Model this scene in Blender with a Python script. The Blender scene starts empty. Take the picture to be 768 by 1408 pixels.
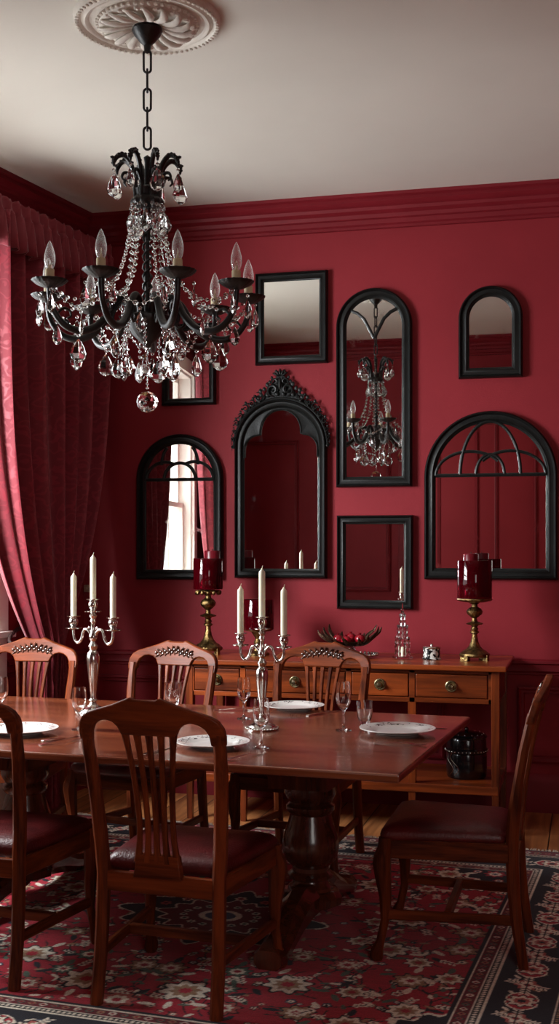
import bpy, bmesh, math, random
import numpy as np
from mathutils import Vector, Matrix
PI = math.pi
sin, cos = math.sin, math.cos
R = math.radians
random.seed(7)
S = bpy.context.scene
C = S.collection

# ------------------------------------------------------------------ camera
F_PX, HOR, EYE = 1650.0, 750.0, 1.466
YAW = math.atan(F_PX / 6430.0)
cam = bpy.data.cameras.new('camera')
co = bpy.data.objects.new('camera', cam); C.objects.link(co)
cam.sensor_fit = 'VERTICAL'; cam.sensor_height = 36.0
cam.lens = 36.0 * F_PX / 1408.0
cam.shift_y = (HOR - 704.0) / 1408.0
cam.clip_start = .05; cam.clip_end = 60
co.location = (0, 0, EYE); co.rotation_euler = (PI/2, 0, YAW)
S.camera = co
# ------------------------------------------------------------------ light
S.view_settings.view_transform = 'Standard'
S.view_settings.look = 'None'
S.view_settings.exposure = 0.0
S.view_settings.gamma = 1.0
S.view_settings.use_curve_mapping = False
w = bpy.data.worlds.new('daylight'); S.world = w; w.use_nodes = True
w.node_tree.nodes['Background'].inputs[0].default_value = (.93, .97, 1, 1)
w.node_tree.nodes['Background'].inputs[1].default_value = 2.5
LW_ANG = R(-90 - 7.3)
C0 = Vector((-2.956, 6.75, 0))
def lw(s, n, z=0):
    return Matrix.Translation(C0) @ Matrix.Rotation(LW_ANG, 4, 'Z') @ Vector((s, n, z))
def area(name, loc, rot, sx, sy, power, col):
    l = bpy.data.lights.new(name, 'AREA'); l.shape = 'RECTANGLE'; l.size = sx; l.size_y = sy
    l.energy = power; l.color = col
    o = bpy.data.objects.new(name, l); C.objects.link(o); o.location = loc; o.rotation_euler = rot
    return o
WTILT, WROT, WPOW = 50, 58, 238
WIN_S0, WIN_S1, WIN_Z0, WIN_Z1 = .95, 3.35, 1.0, 2.95
for s_ in (1.95, 2.38, 2.81, 3.2):          # daylight through the tall sash window, steered down and into the room
    for z_ in (1.6, 2.05, 2.5):
        area('window_daylight', lw(s_, -.42, z_), (R(WTILT), 0, LW_ANG+R(WROT)), .40, .42, WPOW/12, (.95, .98, 1))
area('hall_fill', (1.2, -.7, 1.9), (R(88), 0, math.atan2(3.4, 7.4)), 1.2, 1.8, 26, (1, .97, .93))  # added fill lamp behind the camera, brightens the back wall and near chairs
area('hall_side_fill', (-3.1, .3, 1.9), (R(90), 0, R(-115)), 1.0, 1.8, 38, (1, .97, .93))  # added fill lamp, lifts the hall wall that the wide arched mirror reflects

# ------------------------------------------------------------------ pixel helpers
SA, CA = sin(YAW), cos(YAW)
def P(px, py, z):
    t = (EYE - z) * F_PX / (py - HOR); u = (px - 384) / F_PX
    return Vector((t * (-SA + u * CA), t * (CA + u * SA), z))
def xat(px, Y):
    u = (px - 384) / F_PX
    return Y * (-SA + u * CA) / (CA + u * SA)
def zat(px, py, Y):
    u = (px - 384) / F_PX
    t = Y / (CA + u * SA)
    return EYE - (py - HOR) * t / F_PX

# ------------------------------------------------------------------ materials
def new_mat(name):
    m = bpy.data.materials.new(name); m.use_nodes = True
    nt = m.node_tree; b = nt.nodes['Principled BSDF']
    return m, nt, b
def srgb(r, g, b):
    f = lambda c: ((c/255+.055)/1.055)**2.4 if c/255 > .04045 else c/255/12.92
    return (f(r), f(g), f(b), 1)
def N(nt, t, **kw):
    n = nt.nodes.new(t)
    for k, v in kw.items(): setattr(n, k, v)
    return n
def noise_mat(name, c1, c2, scale=8, rough=.5, metal=0, coat=0, bump=0, bscale=None, detail=4, spec=.5, stretch=None, contrast=(.35, .65)):
    m, nt, b = new_mat(name)
    tc = N(nt, 'ShaderNodeTexCoord'); n = N(nt, 'ShaderNodeTexNoise'); n.inputs['Scale'].default_value = scale; n.inputs['Detail'].default_value = detail
    src = tc.outputs['Object']
    if stretch:
        mp = N(nt, 'ShaderNodeMapping'); mp.inputs['Scale'].default_value = stretch; nt.links.new(src, mp.inputs[0]); src = mp.outputs[0]
    nt.links.new(src, n.inputs['Vector'])
    r = N(nt, 'ShaderNodeValToRGB'); r.color_ramp.elements[0].color = c1; r.color_ramp.elements[1].color = c2
    r.color_ramp.elements[0].position = contrast[0]; r.color_ramp.elements[1].position = contrast[1]
    nt.links.new(n.outputs['Fac'], r.inputs[0]); nt.links.new(r.outputs[0], b.inputs['Base Color'])
    b.inputs['Roughness'].default_value = rough; b.inputs['Metallic'].default_value = metal
    b.inputs['Coat Weight'].default_value = coat; b.inputs['Coat Roughness'].default_value = .15
    b.inputs['Specular IOR Level'].default_value = spec
    if bump:
        n2 = N(nt, 'ShaderNodeTexNoise'); n2.inputs['Scale'].default_value = bscale or scale*4; n2.inputs['Detail'].default_value = 5
        nt.links.new(src, n2.inputs['Vector'])
        bp = N(nt, 'ShaderNodeBump'); bp.inputs['Strength'].default_value = bump; bp.inputs['Distance'].default_value = .01
        nt.links.new(n2.outputs['Fac'], bp.inputs['Height']); nt.links.new(bp.outputs[0], b.inputs['Normal'])
    return m
def wood(name, c1, c2, axis, rough=.3, coat=.4, freq=14):
    m, nt, b = new_mat(name)
    tc = N(nt, 'ShaderNodeTexCoord'); oi = N(nt, 'ShaderNodeObjectInfo')
    ad = N(nt, 'ShaderNodeVectorMath', operation='ADD')
    nt.links.new(tc.outputs['Object'], ad.inputs[0]); nt.links.new(oi.outputs['Random'], ad.inputs[1])
    mp = N(nt, 'ShaderNodeMapping'); sc = [freq]*3; sc[axis] = freq*.09
    mp.inputs['Scale'].default_value = sc; nt.links.new(ad.outputs[0], mp.inputs[0])
    n = N(nt, 'ShaderNodeTexNoise'); n.inputs['Scale'].default_value = 1.4; n.inputs['Detail'].default_value = 7; n.inputs['Distortion'].default_value = .6
    nt.links.new(mp.outputs[0], n.inputs['Vector'])
    mp2 = N(nt, 'ShaderNodeMapping'); sc2 = [freq*9]*3; sc2[axis] = freq*.5
    mp2.inputs['Scale'].default_value = sc2; nt.links.new(ad.outputs[0], mp2.inputs[0])
    n2 = N(nt, 'ShaderNodeTexNoise'); n2.inputs['Scale'].default_value = 1; n2.inputs['Detail'].default_value = 3
    nt.links.new(mp2.outputs[0], n2.inputs['Vector'])
    mx = N(nt, 'ShaderNodeMath', operation='MULTIPLY_ADD'); mx.inputs[1].default_value = .35
    nt.links.new(n2.outputs['Fac'], mx.inputs[0]); nt.links.new(n.outputs['Fac'], mx.inputs[2])
    r = N(nt, 'ShaderNodeValToRGB'); r.color_ramp.elements[0].color = c1; r.color_ramp.elements[1].color = c2
    r.color_ramp.elements[0].position = .5; r.color_ramp.elements[1].position = .86
    nt.links.new(mx.outputs[0], r.inputs[0]); nt.links.new(r.outputs[0], b.inputs['Base Color'])
    b.inputs['Roughness'].default_value = rough; b.inputs['Coat Weight'].default_value = coat; b.inputs['Coat Roughness'].default_value = .12
    bp = N(nt, 'ShaderNodeBump'); bp.inputs['Strength'].default_value = .12; bp.inputs['Distance'].default_value = .003
    nt.links.new(n2.outputs['Fac'], bp.inputs['Height']); nt.links.new(bp.outputs[0], b.inputs['Normal'])
    return m
M = {}
M['wall'] = noise_mat('red_paint', srgb(130, 30, 39), srgb(138, 34, 43), 1.6, .62, bump=.08, bscale=160, spec=.25)
M['wall_gloss'] = noise_mat('red_trim_paint', srgb(116, 25, 34), srgb(124, 28, 38), 3, .5, spec=.25)
M['ceiling'] = noise_mat('ceiling_paint', srgb(220, 217, 206), srgb(226, 223, 212), 1.2, .8)
M['plaster'] = noise_mat('rose_plaster', srgb(216, 209, 198), srgb(226, 220, 210), 20, .75, bump=.2, bscale=120)
M['white'] = noise_mat('white_window_paint', srgb(232, 226, 216), srgb(240, 235, 226), 5, .4)
for ax, k in enumerate('xyz'):
    M['wood_'+k] = wood('mahogany_'+k, srgb(66, 27, 14), srgb(128, 60, 30), ax, .4, .04)
    M['wood_'+k].node_tree.nodes['Principled BSDF'].inputs['Specular IOR Level'].default_value = .12
    M['side_'+k] = wood('walnut_'+k, srgb(76, 29, 11), srgb(160, 72, 28), ax, .3, .3, 9)
M['carving'] = noise_mat('dark_carving', srgb(44, 24, 18), srgb(96, 60, 46), 60, .2, coat=.8)
M['table'] = wood('tabletop_mahogany', srgb(74, 33, 20), srgb(138, 72, 44), 0, .2, .55, 9)
M['pedestal'] = wood('dark_mahogany', srgb(56, 25, 15), srgb(100, 48, 28), 2, .25, .6)
M['leather'] = noise_mat('oxblood_leather', srgb(70, 16, 18), srgb(98, 26, 26), 9, .38, coat=.1, bump=.25, bscale=140)
M['iron'] = noise_mat('black_iron', srgb(10, 10, 10), srgb(22, 21, 20), 30, .38, bump=.15, bscale=120)
M['frame'] = noise_mat('black_frame_paint', srgb(10, 11, 11), srgb(19, 21, 20), 18, .42, bump=.1, bscale=90, spec=.3)
M['silver'] = noise_mat('silver', srgb(200, 196, 190), srgb(225, 222, 216), 25, .17, metal=1)
M['brass'] = noise_mat('aged_brass', srgb(66, 52, 30), srgb(158, 130, 84), 38, .32, metal=1, bump=.5, bscale=110)
M['knob'] = noise_mat('antique_brass', srgb(120, 108, 78), srgb(196, 184, 150), 60, .3, metal=1)
M['wax'] = noise_mat('ivory_wax', srgb(232, 226, 200), srgb(240, 235, 212), 10, .45)
M['wax'].node_tree.nodes['Principled BSDF'].inputs['Subsurface Weight'].default_value = .25
M['wax'].node_tree.nodes['Principled BSDF'].inputs['Subsurface Radius'].default_value = (.02, .012, .006)
M['sleeve'] = noise_mat('ivory_sleeve', srgb(196, 178, 140), srgb(214, 198, 162), 12, .5)
M['redwax'] = noise_mat('dark_red_wax', srgb(84, 6, 18), srgb(108, 10, 26), 10, .3)
M['wick'] = noise_mat('wick', srgb(30, 26, 22), srgb(60, 52, 44), 50, .9)
M['cord'] = noise_mat('dark_cord', srgb(30, 16, 16), srgb(58, 34, 30), 60, .6)
M['bronze'] = noise_mat('dark_bronze', srgb(34, 22, 18), srgb(92, 70, 52), 45, .3, metal=.8, bump=.4, bscale=120)
M['fruit'] = noise_mat('red_fruit', srgb(100, 6, 18), srgb(150, 18, 34), 14, .2, coat=.4)
M['blackpot'] = noise_mat('black_lacquer', srgb(6, 6, 8), srgb(14, 14, 16), 20, .15, coat=.5)
M['switch'] = noise_mat('brushed_plate', srgb(160, 140, 116), srgb(180, 160, 134), 30, .35, metal=.6)
M['lining'] = noise_mat('cream_lining', srgb(205, 190, 176), srgb(216, 202, 190), 14, .8)
M['filament'] = noise_mat('filament', srgb(170, 150, 120), srgb(200, 180, 150), 30, .4)
def glass_mat(name, col, ior=1.5, rough=0.0, trans=1.0):
    m, nt, b = new_mat(name)
    n = N(nt, 'ShaderNodeTexNoise'); n.inputs['Scale'].default_value = 30
    tc = N(nt, 'ShaderNodeTexCoord'); nt.links.new(tc.outputs['Object'], n.inputs['Vector'])
    mr = N(nt, 'ShaderNodeMapRange'); mr.inputs['To Min'].default_value = rough; mr.inputs['To Max'].default_value = rough+.012
    nt.links.new(n.outputs['Fac'], mr.inputs['Value']); nt.links.new(mr.outputs[0], b.inputs['Roughness'])
    b.inputs['Base Color'].default_value = col; b.inputs['Transmission Weight'].default_value = trans; b.inputs['IOR'].default_value = ior
    return m
M['glass'] = glass_mat('clear_glass', (1, 1, 1, 1), 1.45)
M['crystal'] = glass_mat('cut_crystal', (.86, .87, .86, 1), 1.55)
M['redglass'] = glass_mat('ruby_glass', srgb(104, 4, 20), 1.45, .02, .75)
def thin_glass(name):
    m, nt, b = new_mat(name); nt.nodes.remove(b)
    out = [n for n in nt.nodes if n.type == 'OUTPUT_MATERIAL'][0]
    t = N(nt, 'ShaderNodeBsdfTransparent'); g = N(nt, 'ShaderNodeBsdfGlossy'); g.inputs['Roughness'].default_value = .02
    fr = N(nt, 'ShaderNodeFresnel'); fr.inputs[0].default_value = 1.45; mx = N(nt, 'ShaderNodeMixShader')
    ge = N(nt, 'ShaderNodeNewGeometry'); fb = N(nt, 'ShaderNodeMath', operation='MULTIPLY_ADD'); fb.inputs[1].default_value = -1; fb.inputs[2].default_value = 1
    nt.links.new(ge.outputs['Backfacing'], fb.inputs[0]); ff = N(nt, 'ShaderNodeMath', operation='MULTIPLY'); nt.links.new(fr.outputs[0], ff.inputs[0]); nt.links.new(fb.outputs[0], ff.inputs[1])
    nt.links.new(ff.outputs[0], mx.inputs[0]); nt.links.new(t.outputs[0], mx.inputs[1]); nt.links.new(g.outputs[0], mx.inputs[2]); nt.links.new(mx.outputs[0], out.inputs[0])
    return m
M['pane'] = thin_glass('window_glass')
def bulb_mat():
    m = thin_glass('bulb_glass'); nt = m.node_tree
    fr = [n for n in nt.nodes if n.type == 'FRESNEL'][0]; fr.inputs[0].default_value = 1.7
    mx = [n for n in nt.nodes if n.type == 'MIX_SHADER'][0]; out = [n for n in nt.nodes if n.type == 'OUTPUT_MATERIAL'][0]
    df = N(nt, 'ShaderNodeBsdfTranslucent'); df.inputs[0].default_value = (.9, .88, .85, 1); d2 = N(nt, 'ShaderNodeBsdfDiffuse'); d2.inputs[0].default_value = (.9, .88, .85, 1)
    lw_ = N(nt, 'ShaderNodeLayerWeight'); lw_.inputs[0].default_value = .35; pw = N(nt, 'ShaderNodeMath', operation='MULTIPLY_ADD'); pw.inputs[1].default_value = .55; pw.inputs[2].default_value = .06  # dusty veil, whitened towards the rim to paint in its bright reflections
    nt.links.new(lw_.outputs['Facing'], pw.inputs[0]); a1 = N(nt, 'ShaderNodeMixShader'); nt.links.new(df.outputs[0], a1.inputs[1]); nt.links.new(d2.outputs[0], a1.inputs[2])
    m3 = N(nt, 'ShaderNodeMixShader'); nt.links.new(pw.outputs[0], m3.inputs[0]); nt.links.new(mx.outputs[0], m3.inputs[1]); nt.links.new(a1.outputs[0], m3.inputs[2]); nt.links.new(m3.outputs[0], out.inputs[0])
    return m
M['bulb'] = bulb_mat()
# mirror with foxed silvering
m, nt, b = new_mat('foxed_mirror')
tc = N(nt, 'ShaderNodeTexCoord'); n = N(nt, 'ShaderNodeTexNoise'); n.inputs['Scale'].default_value = 9; n.inputs['Detail'].default_value = 8; n.inputs['Roughness'].default_value = .62
nt.links.new(tc.outputs['Object'], n.inputs['Vector'])
r = N(nt, 'ShaderNodeValToRGB'); r.color_ramp.elements[0].position = .58; r.color_ramp.elements[1].position = .8
r.color_ramp.elements[0].color = (.012, .012, .012, 1); r.color_ramp.elements[1].color = (.2, .2, .2, 1)
nt.links.new(n.outputs['Fac'], r.inputs[0]); nt.links.new(r.outputs[0], b.inputs['Roughness'])
r2 = N(nt, 'ShaderNodeValToRGB'); r2.color_ramp.elements[0].position = .66; r2.color_ramp.elements[1].position = .8
r2.color_ramp.elements[0].color = (.86, .87, .85, 1); r2.color_ramp.elements[1].color = (.62, .58, .55, 1)
nt.links.new(n.outputs['Fac'], r2.inputs[0]); nt.links.new(r2.outputs[0], b.inputs['Base Color'])
b.inputs['Metallic'].default_value = 1
M['mirror'] = m
# curtain damask
m, nt, b = new_mat('damask'); tc = N(nt, 'ShaderNodeTexCoord')
mp = N(nt, 'ShaderNodeMapping'); mp.inputs['Scale'].default_value = (9, 9, 6); nt.links.new(tc.outputs['UV'], mp.inputs[0])
nz = N(nt, 'ShaderNodeTexNoise'); nz.inputs['Scale'].default_value = 1.2; nz.inputs['Detail'].default_value = 2
nt.links.new(mp.outputs[0], nz.inputs['Vector'])
vo = N(nt, 'ShaderNodeTexVoronoi', feature='F1'); vo.inputs['Scale'].default_value = 1.2
av = N(nt, 'ShaderNodeVectorMath', operation='MULTIPLY_ADD'); av.inputs[1].default_value = (1.3, 1.3, 1.3)
nt.links.new(nz.outputs['Color'], av.inputs[0]); nt.links.new(mp.outputs[0], av.inputs[2]); nt.links.new(av.outputs[0], vo.inputs['Vector'])
wv = N(nt, 'ShaderNodeMath', operation='SINE'); ml = N(nt, 'ShaderNodeMath', operation='MULTIPLY'); ml.inputs[1].default_value = 17
nt.links.new(vo.outputs['Distance'], ml.inputs[0]); nt.links.new(ml.outputs[0], wv.inputs[0])
r = N(nt, 'ShaderNodeValToRGB'); r.color_ramp.elements[0].position = .35; r.color_ramp.elements[1].position = .6
r.color_ramp.elements[0].color = srgb(124, 22, 38); r.color_ramp.elements[1].color = srgb(140, 29, 46)
nt.links.new(wv.outputs[0], r.inputs[0]); nt.links.new(r.outputs[0], b.inputs['Base Color'])
b.inputs['Roughness'].default_value = .55; b.inputs['Sheen Weight'].default_value = .3
mr = N(nt, 'ShaderNodeMapRange'); mr.inputs['To Min'].default_value = .7; mr.inputs['To Max'].default_value = .42
nt.links.new(wv.outputs[0], mr.inputs['Value']); nt.links.new(mr.outputs[0], b.inputs['Roughness'])
M['curtain'] = m
# plank floor: boards run towards the back wall
m, nt, b = new_mat('floorboards'); tc = N(nt, 'ShaderNodeTexCoord')
sx = N(nt, 'ShaderNodeSeparateXYZ'); nt.links.new(tc.outputs['Object'], sx.inputs[0])
d = N(nt, 'ShaderNodeMath', operation='DIVIDE'); d.inputs[1].default_value = .19; nt.links.new(sx.outputs[0], d.inputs[0])
fl = N(nt, 'ShaderNodeMath', operation='FLOOR'); nt.links.new(d.outputs[0], fl.inputs[0])
fr = N(nt, 'ShaderNodeMath', operation='FRACT'); nt.links.new(d.outputs[0], fr.inputs[0])
wn = N(nt, 'ShaderNodeTexWhiteNoise', noise_dimensions='1D'); nt.links.new(fl.outputs[0], wn.inputs['W'])
ad = N(nt, 'ShaderNodeVectorMath', operation='ADD'); nt.links.new(tc.outputs['Object'], ad.inputs[0]); nt.links.new(wn.outputs['Color'], ad.inputs[1])
mp = N(nt, 'ShaderNodeMapping'); mp.inputs['Scale'].default_value = (22, 1.6, 5); nt.links.new(ad.outputs[0], mp.inputs[0])
n = N(nt, 'ShaderNodeTexNoise'); n.inputs['Scale'].default_value = 1; n.inputs['Detail'].default_value = 6; n.inputs['Distortion'].default_value = .8
nt.links.new(mp.outputs[0], n.inputs['Vector'])
ma = N(nt, 'ShaderNodeMath', operation='MULTIPLY_ADD'); ma.inputs[1].default_value = .25; nt.links.new(wn.outputs['Value'], ma.inputs[0]); nt.links.new(n.outputs['Fac'], ma.inputs[2])
r = N(nt, 'ShaderNodeValToRGB'); r.color_ramp.elements[0].position = .35; r.color_ramp.elements[1].position = .85
r.color_ramp.elements[0].color = srgb(124, 70, 38); r.color_ramp.elements[1].color = srgb(212, 142, 86)
nt.links.new(ma.outputs[0], r.inputs[0])
gp = N(nt, 'ShaderNodeMath', operation='LESS_THAN'); gp.inputs[1].default_value = .03; nt.links.new(fr.outputs[0], gp.inputs[0])
mx = N(nt, 'ShaderNodeMix', data_type='RGBA'); mx.inputs[7].default_value = srgb(24, 12, 7)
nt.links.new(gp.outputs[0], mx.inputs[0]); nt.links.new(r.outputs[0], mx.inputs[6]); nt.links.new(mx.outputs[2], b.inputs['Base Color'])
b.inputs['Roughness'].default_value = .45
M['floor'] = m
# rug reads its woven pattern from the mesh
m, nt, b = new_mat('woven_wool'); at = N(nt, 'ShaderNodeAttribute', attribute_name='weave')
n = N(nt, 'ShaderNodeTexNoise'); n.inputs['Scale'].default_value = 260; tc = N(nt, 'ShaderNodeTexCoord'); nt.links.new(tc.outputs['Object'], n.inputs['Vector'])
mr = N(nt, 'ShaderNodeMapRange'); mr.inputs['From Min'].default_value = .3; mr.inputs['From Max'].default_value = .7; mr.inputs['To Min'].default_value = .72; mr.inputs['To Max'].default_value = 1.15
nt.links.new(n.outputs['Fac'], mr.inputs['Value'])
mx = N(nt, 'ShaderNodeVectorMath', operation='SCALE'); nt.links.new(at.outputs['Color'], mx.inputs[0]); nt.links.new(mr.outputs[0], mx.inputs['Scale'])
nt.links.new(mx.outputs[0], b.inputs['Base Color']); b.inputs['Roughness'].default_value = .95; b.inputs['Sheen Weight'].default_value = .15
b.inputs['Specular IOR Level'].default_value = .15
bp = N(nt, 'ShaderNodeBump'); bp.inputs['Strength'].default_value = .5; bp.inputs['Distance'].default_value = .003
nt.links.new(n.outputs['Fac'], bp.inputs['Height']); nt.links.new(bp.outputs[0], b.inputs['Normal'])
M['rug'] = m
M['fringe'] = noise_mat('cotton_fringe', srgb(196, 186, 172), srgb(224, 216, 204), 60, .9)
# porcelain with a sprig pattern in the rim band
m, nt, b = new_mat('sprigged_porcelain'); tc = N(nt, 'ShaderNodeTexCoord')
ln = N(nt, 'ShaderNodeVectorMath', operation='LENGTH'); fz = N(nt, 'ShaderNodeVectorMath', operation='MULTIPLY'); fz.inputs[1].default_value = (1, 1, 0)
nt.links.new(tc.outputs['Object'], fz.inputs[0]); nt.links.new(fz.outputs[0], ln.inputs[0])
g1 = N(nt, 'ShaderNodeMath', operation='GREATER_THAN'); g1.inputs[1].default_value = .096; nt.links.new(ln.outputs['Value'], g1.inputs[0])
g2 = N(nt, 'ShaderNodeMath', operation='LESS_THAN'); g2.inputs[1].default_value = .127; nt.links.new(ln.outputs['Value'], g2.inputs[0])
vn = N(nt, 'ShaderNodeTexVoronoi', feature='DISTANCE_TO_EDGE'); vn.inputs['Scale'].default_value = 62; nt.links.new(tc.outputs['Object'], vn.inputs['Vector'])
l1 = N(nt, 'ShaderNodeMath', operation='LESS_THAN'); l1.inputs[1].default_value = .07; nt.links.new(vn.outputs[0], l1.inputs[0])
nn = N(nt, 'ShaderNodeTexNoise'); nn.inputs['Scale'].default_value = 22; nt.links.new(tc.outputs['Object'], nn.inputs['Vector'])
g3 = N(nt, 'ShaderNodeMath', operation='GREATER_THAN'); g3.inputs[1].default_value = .52; nt.links.new(nn.outputs['Fac'], g3.inputs[0])
a = g1
for q in (g2, l1, g3):
    mu = N(nt, 'ShaderNodeMath', operation='MULTIPLY'); nt.links.new(a.outputs[0], mu.inputs[0]); nt.links.new(q.outputs[0], mu.inputs[1]); a = mu
mx = N(nt, 'ShaderNodeMix', data_type='RGBA'); mx.inputs[6].default_value = srgb(228, 224, 220); mx.inputs[7].default_value = srgb(70, 64, 62)
nt.links.new(a.outputs[0], mx.inputs[0]); nt.links.new(mx.outputs[2], b.inputs['Base Color']); b.inputs['Roughness'].default_value = .15
M['plate'] = m
M['tin'] = noise_mat('mottled_tin', srgb(14, 14, 14), srgb(225, 222, 214), 55, .25, contrast=(.5, .56))

# ------------------------------------------------------------------ mesh helpers
def obj(name, bm, mat, parent=None, smooth=True, loc=(0, 0, 0), rotz=0, bevel=0):
    me = bpy.data.meshes.new(name); bm.to_mesh(me); bm.free()
    me.materials.append(mat)
    if smooth:
        me.polygons.foreach_set('use_smooth', [True]*len(me.polygons))
        try: me.set_sharp_from_angle(angle=R(42))
        except Exception: pass
    o = bpy.data.objects.new(name, me); C.objects.link(o)
    o.parent = parent; o.location = loc; o.rotation_euler = (0, 0, rotz)
    if bevel:
        md = o.modifiers.new('bevel', 'BEVEL'); md.width = bevel; md.segments = 2; md.limit_method = 'ANGLE'; md.angle_limit = R(40)
    return o
def thing(name, label, cat, loc=(0, 0, 0), rotz=0, group=None):
    o = bpy.data.objects.new(name, None); C.objects.link(o); o.empty_display_size = .05
    o.location = loc; o.rotation_euler = (0, 0, rotz); o['label'] = label; o['category'] = cat
    if group: o['group'] = group
    return o
def tag(o, label, cat, group=None):
    o['label'] = label; o['category'] = cat
    if group: o['group'] = group
    return o
def struct(name, bm, mat, parent=None, **kw):
    o = obj(name, bm, mat, parent, **kw)
    if parent is None: o['kind'] = 'structure'
    return o
def dup(o, parent=None):
    c = o.copy(); C.objects.link(c); c.parent = parent
    for ch in list(o.children): dup(ch, c)
    return c
def B(): return bmesh.new()
def box(bm, x0, y0, z0, x1, y1, z1, mat=None):
    vs = [bm.verts.new((x, y, z)) for x in (x0, x1) for y in (y0, y1) for z in (z0, z1)]
    for f in ((0, 1, 3, 2), (4, 6, 7, 5), (0, 4, 5, 1), (2, 3, 7, 6), (0, 2, 6, 4), (1, 5, 7, 3)):
        bm.faces.new([vs[i] for i in f])
    if mat: bmesh.ops.transform(bm, matrix=mat, verts=vs)
    return vs
def skin(bm, rings, closed=True, cap0=True, cap1=True, loop=False):
    rv = [[bm.verts.new(p) for p in ring] for ring in rings]
    n = len(rv[0]); L = len(rv)
    for i in range(L if loop else L-1):
        a, b = rv[i], rv[(i+1) % L]
        for j in range(n if closed else n-1):
            k = (j+1) % n
            try: bm.faces.new((a[j], a[k], b[k], b[j]))
            except ValueError: pass
    if closed and not loop:
        if cap0 and n > 2: bm.faces.new(list(reversed(rv[0])))
        if cap1 and n > 2: bm.faces.new(rv[-1])
    return rv
def lathe(bm, prof, seg=24, cx=0, cy=0, cz=0, flute=0, nfl=12, xs=1, ys=1):
    rings = []
    for (r, z) in prof:
        rings.append([(cx+xs*r*(1+flute*cos(nfl*2*PI*j/seg))*cos(2*PI*j/seg), cy+ys*r*(1+flute*cos(nfl*2*PI*j/seg))*sin(2*PI*j/seg), cz+z) for j in range(seg)])
    skin(bm, rings)
def frames(pts, loop=False):
    n = len(pts); T = []
    for i in range(n):
        a = pts[(i-1) % n] if (loop or i > 0) else pts[0]
        b = pts[(i+1) % n] if (loop or i < n-1) else pts[-1]
        T.append((b-a).normalized())
    up = Vector((0, 0, 1)) if abs(T[0].z) < .9 else Vector((1, 0, 0))
    nrm = T[0].cross(up).normalized(); out = []
    for t in T:
        nrm = (nrm - t*nrm.dot(t))
        if nrm.length < 1e-6: nrm = t.orthogonal()
        nrm.normalize(); out.append((t, nrm, t.cross(nrm)))
    return out
def tube(bm, pts, rad, seg=8, loop=False, flat=1.0):
    pts = [Vector(p) for p in pts]; fr = frames(pts, loop); rings = []
    for i, (p, (t, a, b)) in enumerate(zip(pts, fr)):
        r = rad[i] if isinstance(rad, (list, tuple)) else rad
        rings.append([p + (a*cos(2*PI*j/seg) + b*sin(2*PI*j/seg)*flat)*r for j in range(seg)])
    skin(bm, rings, loop=loop)
def spline(pts, n=8):
    pts = [Vector(p) for p in pts]; q = [2*pts[0]-pts[1]] + pts + [2*pts[-1]-pts[-2]]; out = []
    for i in range(1, len(q)-2):
        for k in range(n):
            t = k/n; p0, p1, p2, p3 = q[i-1:i+3]
            out.append(.5*((2*p1)+(p2-p0)*t+(2*p0-5*p1+4*p2-p3)*t*t+(3*p1-p0-3*p2+p3)*t**3))
    out.append(pts[-1]); return out
def interp(vals, n):
    out = []
    m = len(vals)-1
    for i in range(n):
        t = i/(n-1)*m; k = min(int(t), m-1); f = t-k
        out.append(vals[k]*(1-f)+vals[k+1]*f)
    return out
def ball(bm, c, r, sub=1, sc=(1, 1, 1), rot=None):
    m = Matrix.Translation(c) @ (rot or Matrix()) @ Matrix.Diagonal((sc[0], sc[1], sc[2], 1))
    bmesh.ops.create_icosphere(bm, subdivisions=sub, radius=r, matrix=m)
def prism(bm, poly, y0, y1, f=None):
    """poly in x,z extruded along y; f maps every point."""
    f = f or (lambda p: p)
    a = [bm.verts.new(f(Vector((x, y0, z)))) for x, z in poly]
    b = [bm.verts.new(f(Vector((x, y1, z)))) for x, z in poly]
    fa = bm.faces.new(a); fb = bm.faces.new(list(reversed(b)))
    n = len(poly)
    for i in range(n): bm.faces.new((a[i], b[i], b[(i+1) % n], a[(i+1) % n]))
    bmesh.ops.recalc_face_normals(bm, faces=bm.faces)
    bmesh.ops.triangulate(bm, faces=[fa, fb])
def recalc(bm):
    bmesh.ops.recalc_face_normals(bm, faces=bm.faces); return bm
def rsec(c, wx, wy, ux=(1, 0, 0), uy=(0, 1, 0), ch=.25):
    """chamfered rectangular section, 8 points"""
    c = Vector(c); ux = Vector(ux); uy = Vector(uy); hx, hy = wx/2, wy/2; k = min(hx, hy)*ch*2
    pts = [(hx, -hy+k), (hx, hy-k), (hx-k, hy), (-hx+k, hy), (-hx, hy-k), (-hx, -hy+k), (-hx+k, -hy), (hx-k, -hy)]
    return [c+ux*a+uy*b_ for a, b_ in pts]

# ------------------------------------------------------------------ room shell
CEIL = 3.44
LE = 4.79                       # length of the left wall
ang = math.atan2(.992, .127)
XL = C0.x - .127*LE; XR = 2.0; YF = 2.0; OX0, OX1, OZ = -1.65, .9, 2.62
bm = B(); box(bm, -3.9, -1.5, -.1, 2.2, 6.95, 0); struct('floor', bm, M['floor'], smooth=False)
bm = B(); box(bm, -3.9, -1.5, CEIL, 2.2, 6.95, CEIL+.1); struct('ceiling', bm, M['ceiling'], smooth=False)
bm = B(); box(bm, -3.1, 6.75, 0, XR+.1, 6.9, CEIL); struct('wall_back', bm, M['wall'], smooth=False)
bm = B(); box(bm, XR, 1.85, 0, XR+.15, 6.75, CEIL); struct('wall_right', bm, M['wall'], smooth=False)
LWK = dict(loc=tuple(C0), rotz=LW_ANG)
bm = B()
box(bm, -.15, -.22, 0, WIN_S0, 0, CEIL); box(bm, WIN_S1, -.22, 0, LE+.15, 0, CEIL)
box(bm, WIN_S0, -.22, WIN_Z1, WIN_S1, 0, CEIL); box(bm, WIN_S0, -.22, 0, WIN_S1, 0, WIN_Z0)
struct('wall_left', bm, M['wall'], smooth=False, **LWK)
bm = B()
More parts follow.
